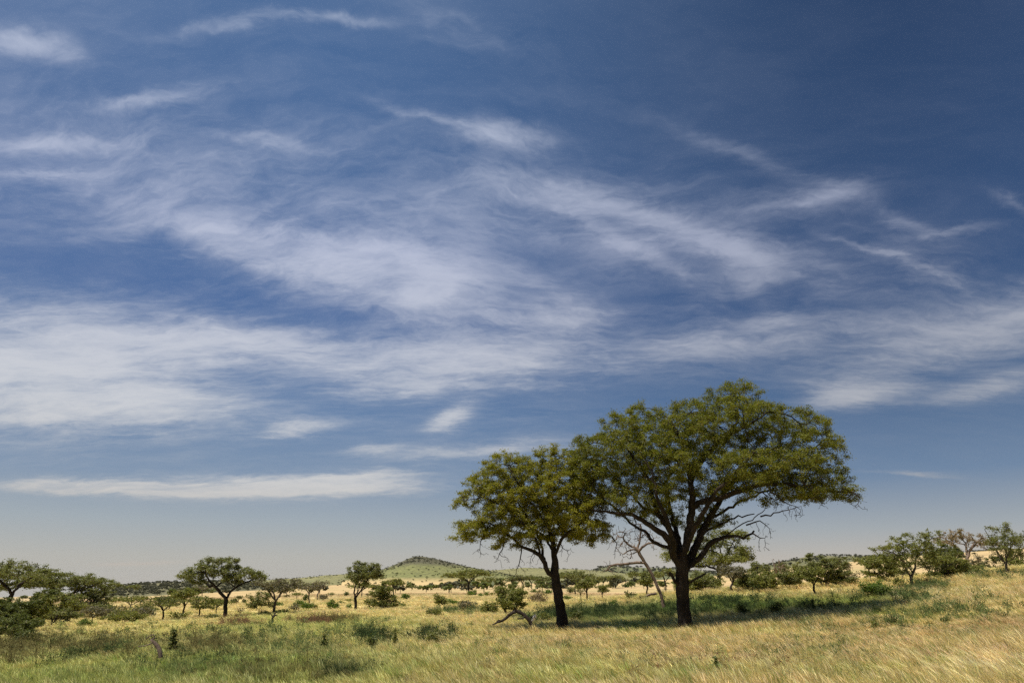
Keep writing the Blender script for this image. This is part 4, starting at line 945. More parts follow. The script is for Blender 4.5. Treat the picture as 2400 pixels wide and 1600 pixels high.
tag(link('ground', me, m), 'dry savanna ground under the grass, rising to the right', None, None, 'structure')

# ------------------------------------------------------------------ hills
def hill(label, sky_, Dc, Df, col, scrub, mat_scale=1.0, rough=.0, name='hill'):
    px = np.array([p[0] for p in sky_], float); row = np.array([p[1] for p in sky_], float)
    azp = []; slope = []
    for a, b_ in zip(px, row):
        d = ray(a, b_); azp.append(math.atan2(d[0], d[1])); slope.append(d[2] / math.hypot(d[0], d[1]))
    azp = np.array(azp); slope = np.array(slope)
    az = np.linspace(azp[0], azp[-1], max(60, int((azp[-1] - azp[0]) / math.radians(.09))))
    sl = np.interp(az, azp, slope)
    w = np.exp(-.5 * (np.arange(-5, 6) / 2.0) ** 2); w /= w.sum(); sl = np.convolve(np.pad(sl, 5, mode='edge'), w, 'valid')
    t = np.concatenate([np.linspace(0, 1, 46), np.linspace(1.06, 2.0, 14)])
    Rr = Df + (Dc - Df) * t
    A, RR = np.meshgrid(az, Rr, indexing='ij')
    X = RR * np.sin(A); Y = RR * np.cos(A)
    g = height(X, Y)
    crest = sl[:, None] * Dc
    gc = height(Dc * np.sin(az), Dc * np.cos(az))[:, None]
    tt = t[None]
    up = np.where(tt <= 1, (tt ** 1.25) * (1.25 - .25 * tt) , np.maximum(0, 1 - (tt - 1) ** 1.5 * 1.0))
    endf = np.minimum(1, np.minimum(np.arange(len(az)), np.arange(len(az))[::-1]) / 6.0)[:, None]
    Z = g - 1.2 + (crest - gc + 1.2) * up * endf
    relief = (fbm(X / 130.0, Y / 130.0, 5) - .5) * rough * up * np.where(tt <= 1, 1, .5)
    Z = Z + relief - np.abs(relief) * (tt > .9)
    na, nr = A.shape
    i = (np.arange(na - 1)[:, None] * nr + np.arange(nr - 1)[None]).ravel()
    Fc = np.stack([i, i + 1, i + nr + 1, i + nr], 1)
    me = mesh_np(name, np.stack([X.ravel(), Y.ravel(), Z.ravel()], 1), Fc[:, ::-1], True)
    m, nt = nodes(name + '_soil'); B = NB(nt)
    tc = B.n('ShaderNodeTexCoord')
    n1 = B.n('ShaderNodeTexNoise', {'Vector': tc.outputs['Object'], 'Scale': .012 * mat_scale, 'Detail': 9.0, 'Roughness': .65})
    n2 = B.n('ShaderNodeTexNoise', {'Vector': tc.outputs['Object'], 'Scale': .09 * mat_scale, 'Detail': 5.0, 'Roughness': .7})
    c = B.ramp(n1.outputs[0], [(.35, col[0]), (.65, col[1])])
    c = B.mix(B.ramp(n2.outputs[0], [(.50 - .1 * scrub, (0, 0, 0)), (.62 - .1 * scrub, (1, 1, 1))]), c, (*col[2], 1))
    if len(col) > 3:                 # rocky scrub cap by height
        sz = B.n('ShaderNodeSeparateXYZ', {0: tc.outputs['Object']}).outputs[2]
        hh = B.n('ShaderNodeMapRange', {0: B.math('MULTIPLY_ADD', n2.outputs[0], 26, sz), 1: col[4] + 0, 2: col[4] + 12}).outputs[0]
        c = B.mix(B.math('MULTIPLY', hh, .85), c, (*col[3], 1))
        lo = B.n('ShaderNodeMapRange', {0: B.math('MULTIPLY_ADD', n2.outputs[0], 8, sz), 1: 2, 2: 12}).outputs[0]
        c = B.mix(lo, (.50, .37, .18, 1), c)
    d = B.n('ShaderNodeBsdfDiffuse', {'Color': c})
    B.n('ShaderNodeOutputMaterial', {0: d.outputs[0]})
    o = tag(link(name, me, m), label, None, None, 'structure')
    P = np.stack([X, Y, Z], -1)
    return P, t
G1, G2, G3 = (.175, .185, .072), (.235, .23, .095), (.12, .12, .055)
HB, _ = hill('long low green ridge running behind the round hill', [(520, 1366), (600, 1360), (650, 1357), (700, 1354), (760, 1347), (815, 1343), (870, 1340), (950, 1338), (1060, 1337), (1130, 1334), (1200, 1331), (1225, 1328), (1260, 1329), (1300, 1331), (1350, 1333), (1400, 1337), (1460, 1342), (1520, 1350)], 2600, 1500, [(.20, .195, .09), (.26, .24, .11), (.13, .125, .065)], .35, 1, 12)
HC, _ = hill('round green hill with a dark rocky summit', [(790, 1368), (850, 1348), (892, 1336), (910, 1329), (923, 1323), (945, 1314), (959, 1307), (975, 1303), (990, 1303), (1012, 1307), (1035, 1312), (1068, 1321), (1100, 1328), (1132, 1334), (1180, 1344), (1240, 1360)], 1900, 1150, [G1, G2, G3, (.085, .078, .055), 42.0], .35, 1.2, 14)
HA, _ = hill('dark scrub covered ridge low on the horizon beyond the domed acacia', [(150, 1400), (200, 1390), (240, 1380), (290, 1371), (330, 1367), (400, 1363), (450, 1361), (520, 1361), (580, 1365), (640, 1372), (700, 1376)], 1500, 900, [(.17, .155, .085), (.25, .22, .12), (.10, .10, .06)], .6, 2.0, 3)
HD, _ = hill('bluish distant ridge seen beyond the dead tree', [(1350, 1340), (1388, 1334), (1406, 1328), (1427, 1326), (1472, 1327), (1513, 1330), (1554, 1330), (1600, 1333), (1700, 1342), (1760, 1352)], 3600, 2400, [(.15, .16, .08), (.21, .20, .10), (.10, .11, .06)], .6, .8, 5)
HE, _ = hill('long gentle hill above the trees of the grassy slope', [(1740, 1345), (1790, 1326), (1810, 1320), (1843, 1312), (1878, 1306), (1922, 1300), (1955, 1301), (1980, 1302), (2006, 1301), (2051, 1303), (2100, 1302), (2200, 1296), (2300, 1292), (2400, 1290), (2500, 1288), (2650, 1300)], 2500, 1550, [(.15, .15, .075), (.24, .21, .105), (.10, .105, .055)], .6, 1.0, 8)

# scrub trees standing on the hills: small individual trees, one mesh shared
def far_tree_mesh(seed, W=5.0, H=3.6):
    rng = np.random.default_rng(seed)
    pads = [(rng.normal(0, W * .22), rng.normal(0, W * .22), H * rng.uniform(.5, .85), W * .25, W * .25, H * .2) for _ in range(6)] + [(0, 0, H * .72, W * .22, W * .22, H * .2)]
    C = blob_pts(pads, 70, rng, .6); V, Fq = leaf_quads(C, W * .34, W * .2, rng)
    C[:, 0] *= .9
    tv = np.array([(math.cos(a) * .14 * (1 - .3 * z), math.sin(a) * .14 * (1 - .3 * z), z * H * .78 - .3) for z in (0, 1) for a in np.arange(5) * 1.2566])
    tf = np.array([(k, (k + 1) % 5, 5 + (k + 1) % 5, 5 + k) for k in range(5)])
    return np.vstack([V, tv]), np.vstack([Fq, tf + len(V)])
FT = []
for k in range(5):
    V, Fq = far_tree_mesh(900 + k); me = mesh_np('far_tree', V, Fq); me.materials.append(L_SCRUB if k % 2 else L_DARK); FT.append((me, V, Fq))
rngh = np.random.default_rng(77)
def surf(P, n, lo=.05, hi=.98, pw=1.0):
    na, nr = P.shape[:2]; out = []
    while len(out) < n:
        i = rngh.uniform(0, na - 1.01); j = (lo + (hi - lo) * rngh.random() ** pw) * 45
        a, b_ = int(i), int(j); fi, fj = i - a, j - b_
        out.append((P[a, b_] * (1 - fi) + P[a + 1, b_] * fi) * (1 - fj) + (P[a, b_ + 1] * (1 - fi) + P[a + 1, b_ + 1] * fi) * fj)
    return np.array(out)
def individual(pts, nm, label, cat, group, smin, smax):
    for p in pts:
        me, V, Fq = FT[rngh.integers(5)]
        o = bpy.data.objects.new(nm, me); COL.objects.link(o)
        s = rngh.uniform(smin, smax); o.location = [float(v) for v in p]; o.scale = (s, s, s * rngh.uniform(.7, 1.15)); o.rotation_euler = (0, 0, rngh.uniform(0, 6.28))
        tag(o, label, cat, group)
def mass(pts, name, label, smin, smax, mats):
    Vs = []; Fs = []; off = 0
    for p in pts:
        me, V, Fq = FT[rngh.integers(5)]; s = rngh.uniform(smin, smax)
        a = rngh.uniform(0, 6.28); c, sn = math.cos(a), math.sin(a)
        W_ = np.stack([V[:, 0] * c - V[:, 1] * sn, V[:, 0] * sn + V[:, 1] * c, V[:, 2] * .9], 1) * s + p
        Vs.append(W_); Fs.append(Fq + off); off += len(W_)
    me = mesh_np(name, np.vstack(Vs), np.vstack(Fs))
    return tag(link(name, me, mats), label, None, None, 'stuff')
individual(surf(HC, 280, .05, .95), 'hill_tree', 'small dark tree dotted on the flank of the round green hill', 'tree', 'trees on the round hill', .4, .95)
mass(surf(HC, 420, .72, 1.0), 'hilltop_scrub', 'dense dark scrub covering the summit and shoulders of the round hill', .5, 1.1, L_SCRUB)
individual(surf(HB, 100, .1, .97), 'hill_tree', 'small dark tree dotted on the long low green ridge', 'tree', 'trees on the long low ridge', .5, 1.2)
mass(surf(HB, 260, .9, 1.02), 'ridge_scrub', 'thin line of scrub along the crest of the long low green ridge', .6, 1.3, L_SCRUB)
mass(surf(HA, 1000, .1, 1.0, .8), 'ridge_scrub', 'close dark scrub covering the low ridge beyond the domed acacia', .7, 1.3, L_SCRUB)
mass(surf(HD, 300, .3, 1.0, .7), 'ridge_scrub', 'woodland covering the bluish distant ridge', 2.0, 3.4, L_SCRUB)
mass(surf(HE, 500, .3, 1.0, .7), 'ridge_scrub', 'scrub woodland covering the long gentle hill above the slope', 1.0, 2.2, L_SCRUB)

# ------------------------------------------------------------------ far trees on the plain (too small for parts)
def plain_trees(n, pxr, Dr, label, group, s=(.8, 1.5), nm='plain_tree'):
    k = 0
    while k < n:
        px = rngh.uniform(*pxr); D = math.exp(rngh.uniform(math.log(Dr[0]), math.log(Dr[1])))
        d = ray(px, HOR); X = d[0] / d[1] * D
        if fbm(X / 70.0, D / 70.0, 2) < .42: continue
        individual([(X, D, hz(X, D) - .05)], nm, label, 'tree', group, *s); k += 1
plain_trees(30, (620, 1060), (330, 900), 'tiny far acacia on the tan field under the hills', 'tiny acacias on the tan field')
plain_trees(60, (1040, 1560), (380, 950), 'tiny far acacia in the scattered belt at the foot of the ridge', 'tiny acacias at the foot of the ridge', (1.2, 2.2))
plain_trees(18, (1740, 2100), (160, 800), 'small far tree on the tan field beyond the grassy slope', 'far trees beyond the grassy slope', (.5, 1.0))
plain_trees(20, (2080, 2460), (160, 700), 'small far tree on the rising ground past the crest of the slope', 'far trees past the crest', (.5, 1.0))
plain_trees(16, (60, 620), (250, 800), 'tiny far tree at the edge of the field before the dark ridge', 'tiny trees before the dark ridge', (.9, 1.6))
# ------------------------------------------------------------------ grass: tufts scattered by geometry nodes
def grass_material():
    m, nt = nodes('grass_blades'); B = NB(nt)
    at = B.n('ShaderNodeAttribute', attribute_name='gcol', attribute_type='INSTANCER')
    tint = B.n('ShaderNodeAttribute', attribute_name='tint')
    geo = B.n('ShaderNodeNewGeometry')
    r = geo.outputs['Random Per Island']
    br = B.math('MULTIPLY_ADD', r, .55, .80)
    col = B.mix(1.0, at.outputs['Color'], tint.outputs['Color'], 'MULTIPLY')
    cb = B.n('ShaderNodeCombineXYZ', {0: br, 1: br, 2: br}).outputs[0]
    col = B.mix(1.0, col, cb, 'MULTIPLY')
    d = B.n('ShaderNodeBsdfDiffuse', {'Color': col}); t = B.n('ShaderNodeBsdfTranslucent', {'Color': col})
    s = B.n('ShaderNodeMixShader', {0: .4, 1: d.outputs[0], 2: t.outputs[0]})
    B.n('ShaderNodeOutputMaterial', {0: s.outputs[0]})
    return m
M_GRASS = grass_material()
def tuft(name, n, h, spread, width, lean, seed, plume=0.0, leafy=False):
    """blades as curved strips; tint attribute = (base dark -> tip light, plume pale)"""
    rng = np.random.default_rng(seed); V = []; Fq = []; T_ = []
    off = 0
    for k in range(n):
        a = rng.uniform(0, 6.28); q = spread * math.sqrt(rng.random())
        b0 = np.array([q * math.cos(a), q * math.sin(a), -.03])
        hh = h * rng.uniform(.55, 1.15); out = np.array([math.cos(a), math.sin(a), 0]) * rng.uniform(.05, .35) * hh
        ld = np.array([-lean * rng.uniform(.5, 1.4), rng.normal(0, .12), 0]) * hh
        wv = rng.normal(0, 1, 3); wv[2] = 0; wv /= np.linalg.norm(wv); w0 = width * rng.uniform(.7, 1.3)
        isp = rng.random() < plume
        ts = [0, .35, .7, 1.0]
        for j, t in enumerate(ts):
            c = b0 + np.array([0, 0, hh * (t - .18 * t * t)]) + (out + ld) * t * t
            ww = w0 * (1, .9, .65, .12)[j]
            if isp: ww = w0 * (.5, .45, 1.5, .4)[j]
            V += [c - wv * ww / 2, c + wv * ww / 2]
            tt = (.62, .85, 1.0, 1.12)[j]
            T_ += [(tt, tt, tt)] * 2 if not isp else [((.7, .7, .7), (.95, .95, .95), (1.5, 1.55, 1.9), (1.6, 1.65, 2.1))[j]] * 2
        for j in range(3):
            i = off + j * 2; Fq.append((i, i + 1, i + 3, i + 2))
        off += 8
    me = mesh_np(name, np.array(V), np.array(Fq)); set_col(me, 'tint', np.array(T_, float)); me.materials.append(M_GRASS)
    return bpy.data.objects.new(name, me)
def weed(name, n, h, spread, leaf, seed, tint):
    rng = np.random.default_rng(seed)
    V = []; Fq = []; off = 0; C = []
    for k in range(n):
        a = rng.uniform(0, 6.28); q = spread * math.sqrt(rng.random()) * .5
        p0 = np.array([q * math.cos(a), q * math.sin(a), -.02]); p1 = p0 * 2 + np.array([rng.normal(0, .05), rng.normal(0, .05), h * rng.uniform(.6, 1.1)])
        wv = np.array([math.sin(a), -math.cos(a), 0]) * .008
        V += [p0 - wv, p0 + wv, p1 + wv * .5, p1 - wv * .5]; Fq.append((off, off + 1, off + 2, off + 3)); off += 4
        m = rng.integers(9, 16); t = rng.uniform(.25, 1.05, m)[:, None]
        C.append(p0 + (p1 - p0) * t + rng.normal(0, .04, (m, 3)))
    C = np.vstack(C); LV, LF = leaf_quads(C, leaf, leaf * .45, rng)
    V = np.vstack([np.array(V), LV]); Fq = np.vstack([np.array(Fq), LF + off])
    me = mesh_np(name, V, Fq); set_col(me, 'tint', np.tile(np.array(tint, float), (len(V), 1))); me.materials.append(M_GRASS)
    return bpy.data.objects.new(name, me)
def scatter(name, srcs, P, idx, scl, rot, colr, label):
    coll = bpy.data.collections.new(name + '_source')
    for k, o in enumerate(srcs):
        o.name = '%s_tuft_%02d' % (name, k); coll.objects.link(o)
    me = bpy.data.meshes.new(name); me.vertices.add(len(P)); me.vertices.foreach_set('co', P.astype(np.float32).ravel())
    def attr(nm, ty, data, key='value'):
        a = me.attributes.new(nm, ty, 'POINT'); a.data.foreach_set(key, np.ascontiguousarray(data).ravel())
    attr('vidx', 'INT', idx.astype(np.int32)); attr('scl', 'FLOAT_VECTOR', scl.astype(np.float32), 'vector')
    attr('rot', 'FLOAT_VECTOR', rot.astype(np.float32), 'vector')
    attr('gcol', 'FLOAT_COLOR', np.hstack([colr, np.ones((len(colr), 1))]).astype(np.float32), 'color')
    me.update()
    o = link(name, me)
    ng = bpy.data.node_groups.new(name + '_scatter', 'GeometryNodeTree')
    ng.interface.new_socket('Geometry', in_out='INPUT', socket_type='NodeSocketGeometry'); ng.interface.new_socket('Geometry', in_out='OUTPUT', socket_type='NodeSocketGeometry')
    N, L_ = ng.nodes, ng.links
    gi = N.new('NodeGroupInput'); go = N.new('NodeGroupOutput')
    ci = N.new('GeometryNodeCollectionInfo'); ci.inputs['Collection'].default_value = coll; ci.inputs['Separate Children'].default_value = True; ci.inputs['Reset Children'].default_value = True
    ip = N.new('GeometryNodeInstanceOnPoints'); ip.inputs['Pick Instance'].default_value = True
    def na(nm, ty):
        x = N.new('GeometryNodeInputNamedAttribute'); x.data_type = ty; x.inputs['Name'].default_value = nm
        return [s for s in x.outputs if s.enabled and s.name == 'Attribute'][0]
    L_.new(gi.outputs[0], ip.inputs['Points']); L_.new(ci.outputs[0], ip.inputs['Instance'])
    L_.new(na('vidx', 'INT'), ip.inputs['Instance Index'])
    er = N.new('FunctionNodeEulerToRotation'); L_.new(na('rot', 'FLOAT_VECTOR'), er.inputs[0]); L_.new(er.outputs[0], ip.inputs['Rotation'])
    L_.new(na('scl', 'FLOAT_VECTOR'), ip.inputs['Scale']); L_.new(ip.outputs[0], go.inputs[0])
    md = o.modifiers.new('scatter', 'NODES'); md.node_group = ng
    return tag(o, label, None, None, 'stuff')

rg = np.random.default_rng(404)
def ring(R0, R1, dens, azd=44):
    a = math.radians(azd); area = a * (R1 ** 2 - R0 ** 2); n = int(area * dens)
    R = np.sqrt(rg.uniform(R0 ** 2, R1 ** 2, n)); A = rg.uniform(-a, a, n)
    return np.stack([R * np.sin(A), R * np.cos(A)], 1)
bands = [(11, 20, 34, .85), (20, 34, 24, .95), (34, 60, 10, 1.2), (60, 100, 3.0, 1.7), (100, 180, .9, 2.3), (180, 330, .16, 3.0)]
XY = []; SB = []
for R0, R1, dn, s in bands:
    p = ring(R0, R1, dn * GRASS_D); XY.append(p); SB.append(np.full(len(p), s))
XY = np.vstack(XY); SB = np.concatenate(SB)
# the steep side of the crest nearest the camera is denser in view; keep as is
Zg = height(XY[:, 0], XY[:, 1]); n = len(XY)
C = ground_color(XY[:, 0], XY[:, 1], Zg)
pxg, rowg = project(XY[:, 0], XY[:, 1], Zg)
greenish = (C[:, 1] > C[:, 0] * .95)
idx = rg.integers(0, 4, n)
idx = np.where(greenish & (rg.random(n) < .6), 4 + rg.integers(0, 2, n), idx)
plm = .9 * np.exp(-(((pxg - 2330) / 200) ** 2 + ((rowg - 1585) / 45) ** 2)) + .12 * (pxg > 1300) * (rowg > 1480)
idx = np.where(rg.random(n) < plm, 6, idx)
hv = .7 + .6 * fbm(XY[:, 0] / 5, XY[:, 1] / 5, 3)
short = np.exp(-(((pxg - 2230) / 220) ** 2 + ((rowg - 1475) / 24) ** 2))
sz = SB ** .05 * hv * rg.uniform(.75, 1.25, n) * (1 - .35 * short)
wide = SB ** .9 * rg.uniform(.8, 1.2, n)
scl = np.stack([wide, wide, sz], 1)
rot = np.stack([rg.normal(0, .06, n), rg.normal(0, .06, n), rg.normal(0, .5, n)], 1)
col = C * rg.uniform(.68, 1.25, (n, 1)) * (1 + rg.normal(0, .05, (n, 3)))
fl = rg.random(n); col = np.where((fl < .13)[:, None], col * np.array([.45, .62, .40]), col); col = np.where((fl > .93)[:, None], col * np.array([1.15, 1.15, 1.3]), col)
srcs = [tuft('g', 36, .32, .22, .011, .26, 1, .14), tuft('g', 32, .38, .22, .010, .32, 2, .2), tuft('g', 38, .26, .24, .012, .18, 3, .06), tuft('g', 26, .43, .18, .009, .36, 4, .3),
        tuft('g', 36, .30, .20, .016, .15, 5), tuft('g', 30, .38, .18, .015, .2, 6), tuft('g', 26, .37, .20, .010, .5, 7, .5)]
scatter('grass', srcs, np.column_stack([XY, Zg]), idx, scl, rot, np.clip(col, .01, .9), 'tall dry savanna grass leaning in the wind')
print('grass', n)

# leafy weeds among the grass
WP = []
WC = []
def wpatch(n, px, row, rx, ry, c):
    k = 0; t = 0
    while k < n and t < n * 6:
        t += 1
        a, b_ = rg.normal(px, rx * .6), rg.normal(row, ry * .6)
        h = hit(a, b_, 12, 200)
        if h is None: continue
        WP.append(h); WC.append(np.array(c) * rg.uniform(.7, 1.3)); k += 1
cw = (.15, .13, .05); cg = (.11, .14, .05); cd = (.045, .065, .025); cr = (.17, .095, .055)
for a in [(70, 250, 1522, 90, 22, cw), (60, 100, 1512, 110, 20, cw), (90, 480, 1515, 100, 26, cw), (50, 20, 1535, 60, 20, cw), (60, 250, 1500, 260, 40, cg), (60, 300, 1540, 300, 40, cd), (40, 560, 1463, 50, 6, cr), (50, 735, 1460, 36, 6, cr), (60, 790, 1456, 50, 5, cw), (110, 700, 1520, 160, 26, cg), (90, 870, 1500, 60, 12, cd),
          (80, 1010, 1495, 50, 14, cd), (70, 400, 1560, 250, 30, cg), (120, 600, 1580, 240, 24, cw), (50, 800, 1580, 60, 14, cd), (90, 1060, 1435, 60, 6, cg), (50, 1700, 1412, 160, 10, cd), (90, 1750, 1425, 220, 14, cd), (70, 1400, 1440, 90, 10, cd), (40, 1260, 1455, 60, 8, cd), (60, 1560, 1440, 110, 14, cd), (60, 1300, 1442, 40, 8, cd),
          (80, 2060, 1470, 200, 30, cg), (90, 1900, 1540, 200, 30, cg), (90, 1300, 1540, 260, 30, cg), (70, 2250, 1440, 160, 16, cg), (60, 2160, 1382, 60, 10, cg), (120, 700, 1480, 300, 20, cg), (60, 2100, 1405, 100, 10, cg), (50, 2320, 1350, 80, 8, cg), (60, 1660, 1570, 200, 20, cr)]:
    wpatch(*a)
WP = np.array(WP); WC = np.array(WC); n = len(WP)
ws = np.stack([rg.uniform(.6, 1.3, n)] * 3, 1) * np.clip(np.hypot(WP[:, 0], WP[:, 1]) / 32, .75, 1.5)[:, None]
scatter('weeds', [weed('w', 12, .34, .28, .06, 11, (1, 1, 1)), weed('w', 9, .48, .2, .055, 12, (1, 1, 1)), weed('w', 14, .28, .32, .06, 13, (1, 1, 1))], WP, rg.integers(0, 3, n), ws, np.stack([rg.normal(0, .1, n), rg.normal(0, .1, n), rg.uniform(0, 6.28, n)], 1), np.clip(WC, .01, .9), 'low leafy weeds growing among the grass')
# ------------------------------------------------------------------ camera
cam = bpy.data.cameras.new('camera'); co = bpy.data.objects.new('camera', cam); COL.objects.link(co)
cam.sensor_fit = 'HORIZONTAL'; cam.sensor_width = 36; cam.lens = 36 * F / 2400
cam.clip_start = .1; cam.clip_end = 20000
co.location = (0, 0, 0); co.rotation_euler = (math.pi / 2 + PITCH, 0, 0)
SC.camera = co

# ------------------------------------------------------------------ light
SUN_DIR = Vector((-.33, -.19, .925)).normalized()
el = math.asin(SUN_DIR.z); az = math.atan2(SUN_DIR.x, SUN_DIR.y)
sl = bpy.data.lights.new('sun', 'SUN'); sl.energy = SUN_E; sl.angle = math.radians(.5); sl.color = (1.0, .955, .88)
so = bpy.data.objects.new('sun', sl); COL.objects.link(so)
so.rotation_euler = (-SUN_DIR).to_track_quat('-Z', 'Y').to_euler(); so.location = (0, 0, 60)

# ------------------------------------------------------------------ sky with cirrus
w = bpy.data.worlds.new('World'); SC.world = w; w.use_nodes = True
nt = w.node_tree; nt.nodes.clear(); B = NB(nt)
tc = B.n('ShaderNodeTexCoord'); DIR = tc.outputs['Generated']
DIR = B.n('ShaderNodeVectorMath', {0: DIR}, operation='NORMALIZE').outputs[0]
sp = B.n('ShaderNodeSeparateXYZ', {0: DIR}); dx, dy, dz = sp.outputs
sky = B.n('ShaderNodeTexSky', sky_type='NISHITA', sun_disc=False, sun_elevation=el, sun_rotation=az, air_density=1.0, dust_density=.6, ozone_density=2.0)
S = lambda r, g, b: tuple(((c / 255) / 12.92 if c / 255 < .04045 else ((c / 255 + .055) / 1.055) ** 2.4) for c in (r, g, b))
lft = B.ramp(dz, [(0, S(184, 178, 171)), (.03, S(180, 177, 173)), (.075, S(160, 168, 177)), (.13, S(126, 145, 172)), (.22, S(98, 126, 166)), (.36, S(76, 106, 156)), (.52, S(72, 104, 152)), (.74, S(70, 102, 148)), (1, S(62, 92, 145))])
rgt = B.ramp(dz, [(0, S(193, 182, 173)), (.03, S(186, 178, 172)), (.065, S(160, 165, 172)), (.13, S(107, 129, 160)), (.22, S(76, 102, 140)), (.36, S(54, 80, 122)), (.52, S(44, 69, 108)), (.74, S(34, 54, 88)), (1, S(36, 56, 92))])
hx = B.math('ADD', dx, B.math('MULTIPLY', dy, .0))
fx = B.n('ShaderNodeMapRange', {0: dx, 1: -.30, 2: .54}, interpolation_type='SMOOTHSTEP').outputs[0]
grad = B.mix(fx, lft, rgt)
INV = 2 ** (-EXPO)
grad10 = B.mix(1.0, grad, (10 * INV, 10 * INV, 10 * INV, 1), 'MULTIPLY')
base = B.mix(.95, sky.outputs[0], grad10)
base = B.mix(1.0, base, (.985, 1.005, .985, 1), 'MULTIPLY')

def dirv(px, row): return ray(px, row)
def bank(px, row, rx, ry, rot, st):
    c = dirv(px, row); r = math.radians(rot)
    a = dirv(px + math.cos(r) * 50, row + math.sin(r) * 50) - c; b_ = dirv(px - math.sin(r) * 50, row + math.cos(r) * 50) - c
    sa = np.linalg.norm(a) / 50 * rx; sb = np.linalg.norm(b_) / 50 * ry
    a = a - c * a.dot(c); a /= np.linalg.norm(a); b_ = b_ - c * b_.dot(c); b_ -= a * b_.dot(a); b_ /= np.linalg.norm(b_)
    return a / sa, b_ / sb, st
# cloud plane coordinates, warped so that the streaks curl
den = B.math('ADD', B.math('MAXIMUM', dz, 0), .17)
pv = B.n('ShaderNodeCombineXYZ', {0: B.math('DIVIDE', dx, den), 1: B.math('DIVIDE', dy, den)}).outputs[0]
def mapping(v, loc=(0, 0, 0), rot=0, sc=(1, 1, 1)):
    return B.n('ShaderNodeMapping', {'Vector': v, 'Location': loc, 'Rotation': (0, 0, math.radians(rot)), 'Scale': sc}).outputs[0]
def noise(v, scale, det=5, rough=.55, dist=0.0, col=False):
    x = B.n('ShaderNodeTexNoise', {'Vector': v, 'Scale': scale, 'Detail': float(det), 'Roughness': rough, 'Distortion': dist})
    return x.outputs[1] if col else x.outputs[0]
def vadd(a, b): return B.n('ShaderNodeVectorMath', {0: a, 1: b}, operation='ADD').outputs[0]
def vsc(a, s): return B.n('ShaderNodeVectorMath', {0: a, 3: s}, operation='SCALE').outputs[0]
half = (-.5, -.5, -.5)
w1 = vsc(vadd(noise(pv, .55, 2, .5, col=True), half), .65)
w2 = vsc(vadd(noise(mapping(pv, (3, 7, 0)), 2.2, 5, .62, col=True), half), .22)
q = vadd(vadd(pv, w1), w2)
# direction jitter for the banks, so that their outlines are ragged
jamp = B.math('MULTIPLY', B.math('MINIMUM', B.math('MAXIMUM', B.math('MULTIPLY', dz, 1.9), .10), .75), .15)
jn = vadd(noise(vadd(pv, w2), 1.4, 7, .68, col=True), half)
DJ = vadd(DIR, B.n('ShaderNodeVectorMath', {0: jn, 3: jamp}, operation='SCALE').outputs[0])
acc = None
for bk in BANKS:
    a, b_, st = bank(*bk)
    da = B.n('ShaderNodeVectorMath', {0: DJ, 1: tuple(a)}, operation='DOT_PRODUCT').outputs['Value']
    db = B.n('ShaderNodeVectorMath', {0: DJ, 1: tuple(b_)}, operation='DOT_PRODUCT').outputs['Value']
    ex = B.math('MULTIPLY_ADD', da, da, B.math('MULTIPLY', db, db))
    g = B.math('POWER', math.exp(-.9), ex)
    acc = B.math('MULTIPLY_ADD', g, st, acc if acc is not None else 0.0)
acc = B.math('MAXIMUM', B.math('MINIMUM', acc, 1.25), 0.0)
stk = noise(mapping(q, (0, 0, 0), 12, (1.0, 3.0, 1)), 1.2, 9, .66)          # long fibres
stk2 = noise(mapping(q, (5, 2, 0), -24, (1.2, 4.4, 1)), 2.3, 8, .68)
soft = noise(mapping(q, (9, 1, 0), 5, (1, 1.7, 1)), 1.9, 9, .62)
fine = noise(mapping(q, (2, 8, 0), 14, (1, 2.6, 1)), 6.0, 8, .70)
fib = B.math('MULTIPLY_ADD', fine, .20, B.math('MULTIPLY_ADD', stk, .28, B.math('MULTIPLY_ADD', stk2, .20, B.math('MULTIPLY', soft, .32))))   # mean .5
fibr = B.n('ShaderNodeMapRange', {0: fib, 1: .385, 2: .64}, interpolation_type='SMOOTHSTEP').outputs[0]
rn = noise(mapping(q, (7, 3, 0), 10, (1, 2.8, 1)), 2.6, 4, .6)
rdg = B.math('POWER', B.math('SUBTRACT', 1.0, B.math('MULTIPLY', B.math('ABSOLUTE', B.math('SUBTRACT', rn, .5)), 9.0), clamp=True), 1.5)
rn2 = noise(mapping(vadd(pv, w2), (1, 6, 0), -14, (1, 2.2, 1)), 4.6, 5, .62)
rdg2 = B.math('POWER', B.math('SUBTRACT', 1.0, B.math('MULTIPLY', B.math('ABSOLUTE', B.math('SUBTRACT', rn2, .52)), 10.0), clamp=True), 1.5)
rsum = B.math('MULTIPLY', B.math('MULTIPLY_ADD', rdg2, .7, rdg), B.math('MULTIPLY_ADD', fibr, .75, .2))
fibr = B.math('MULTIPLY_ADD', rsum, .42, B.math('MULTIPLY', fibr, .80))
dens = B.math('MULTIPLY', acc, B.math('MULTIPLY_ADD', fibr, 1.25, B.math('MULTIPLY_ADD', acc, .34, -.02)))
vf = B.n('ShaderNodeMapRange', {0: dz, 1: .06, 2: .2}).outputs[0]
veil = B.math('MULTIPLY', B.math('MULTIPLY', fibr, B.math('MULTIPLY_ADD', fx, -.07, .11)), vf)
dens = B.math('MULTIPLY', B.math('POWER', B.math('MAXIMUM', dens, 0.0), 1.22), 1.18)
dens = B.math('ADD', dens, veil)
alpha = B.math('SUBTRACT', 1.0, B.math('POWER', math.exp(-1.2), dens), clamp=True)
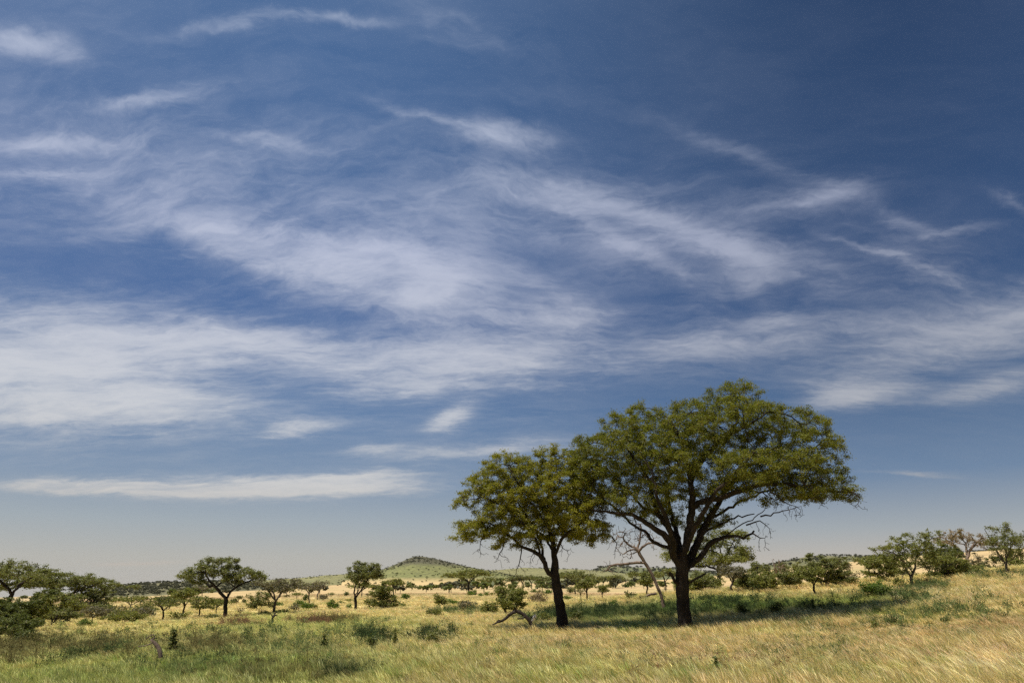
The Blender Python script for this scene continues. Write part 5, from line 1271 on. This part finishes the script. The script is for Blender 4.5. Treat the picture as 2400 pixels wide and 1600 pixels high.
ccol = B.ramp(dz, [(0, S(196, 178, 162)), (.06, S(190, 184, 176)), (.13, S(200, 200, 200)), (.22, S(198, 201, 207)), (.45, S(182, 189, 210)), (1, S(165, 180, 200))])
ccol = B.mix(fx, ccol, B.mix(1.0, ccol, (.70, .71, .74, 1), 'MULTIPLY'))
ccol = B.mix(1.0, ccol, (10 * INV * 1.06, 10 * INV * 1.06, 10 * INV * 1.06, 1), 'MULTIPLY')
fin = B.mix(alpha, base, ccol)
bg = B.n('ShaderNodeBackground', {0: fin, 1: .1})
B.n('ShaderNodeOutputWorld', {0: bg.outputs[0]})

# ------------------------------------------------------------------ render settings
SC.render.engine = 'CYCLES'
SC.view_settings.view_transform = 'Standard'; SC.view_settings.look = 'None'
SC.view_settings.exposure = EXPO; SC.view_settings.gamma = 1
SC.cycles.max_bounces = 6; SC.cycles.diffuse_bounces = 3; SC.cycles.transmission_bounces = 3; SC.cycles.transparent_max_bounces = 4
SC.cycles.use_denoising = False; SC.cycles.sample_clamp_indirect = 4.0
w.cycles.sampling_method = 'MANUAL'; w.cycles.sample_map_resolution = 256
SC.cycles.use_adaptive_sampling = True; SC.cycles.adaptive_threshold = .008

# ------------------------------------------------------------------ air
if HAZE > 0:
    m, nt = nodes('haze_air'); B = NB(nt)
    v = B.n('ShaderNodeVolumePrincipled', {'Color': (.86, .88, .92, 1), 'Density': HAZE, 'Anisotropy': .3})
    om = B.n('ShaderNodeOutputMaterial'); nt.links.new(v.outputs[0], om.inputs['Volume'])
    x0, x1, y0, y1, z0, z1 = -9500, 9500, -9500, 9500, -200.0, 118.0
    V = np.array([(x, y, z) for z in (z0, z1) for x, y in ((x0, y0), (x1, y0), (x1, y1), (x0, y1))])
    Fc = np.array([(0, 3, 2, 1), (4, 5, 6, 7), (0, 1, 5, 4), (1, 2, 6, 5), (2, 3, 7, 6), (3, 0, 4, 7)])
    tag(link('haze', mesh_np('haze', V, Fc), m), 'thin dry haze hanging over the plain and the far hills', None, None, 'stuff')
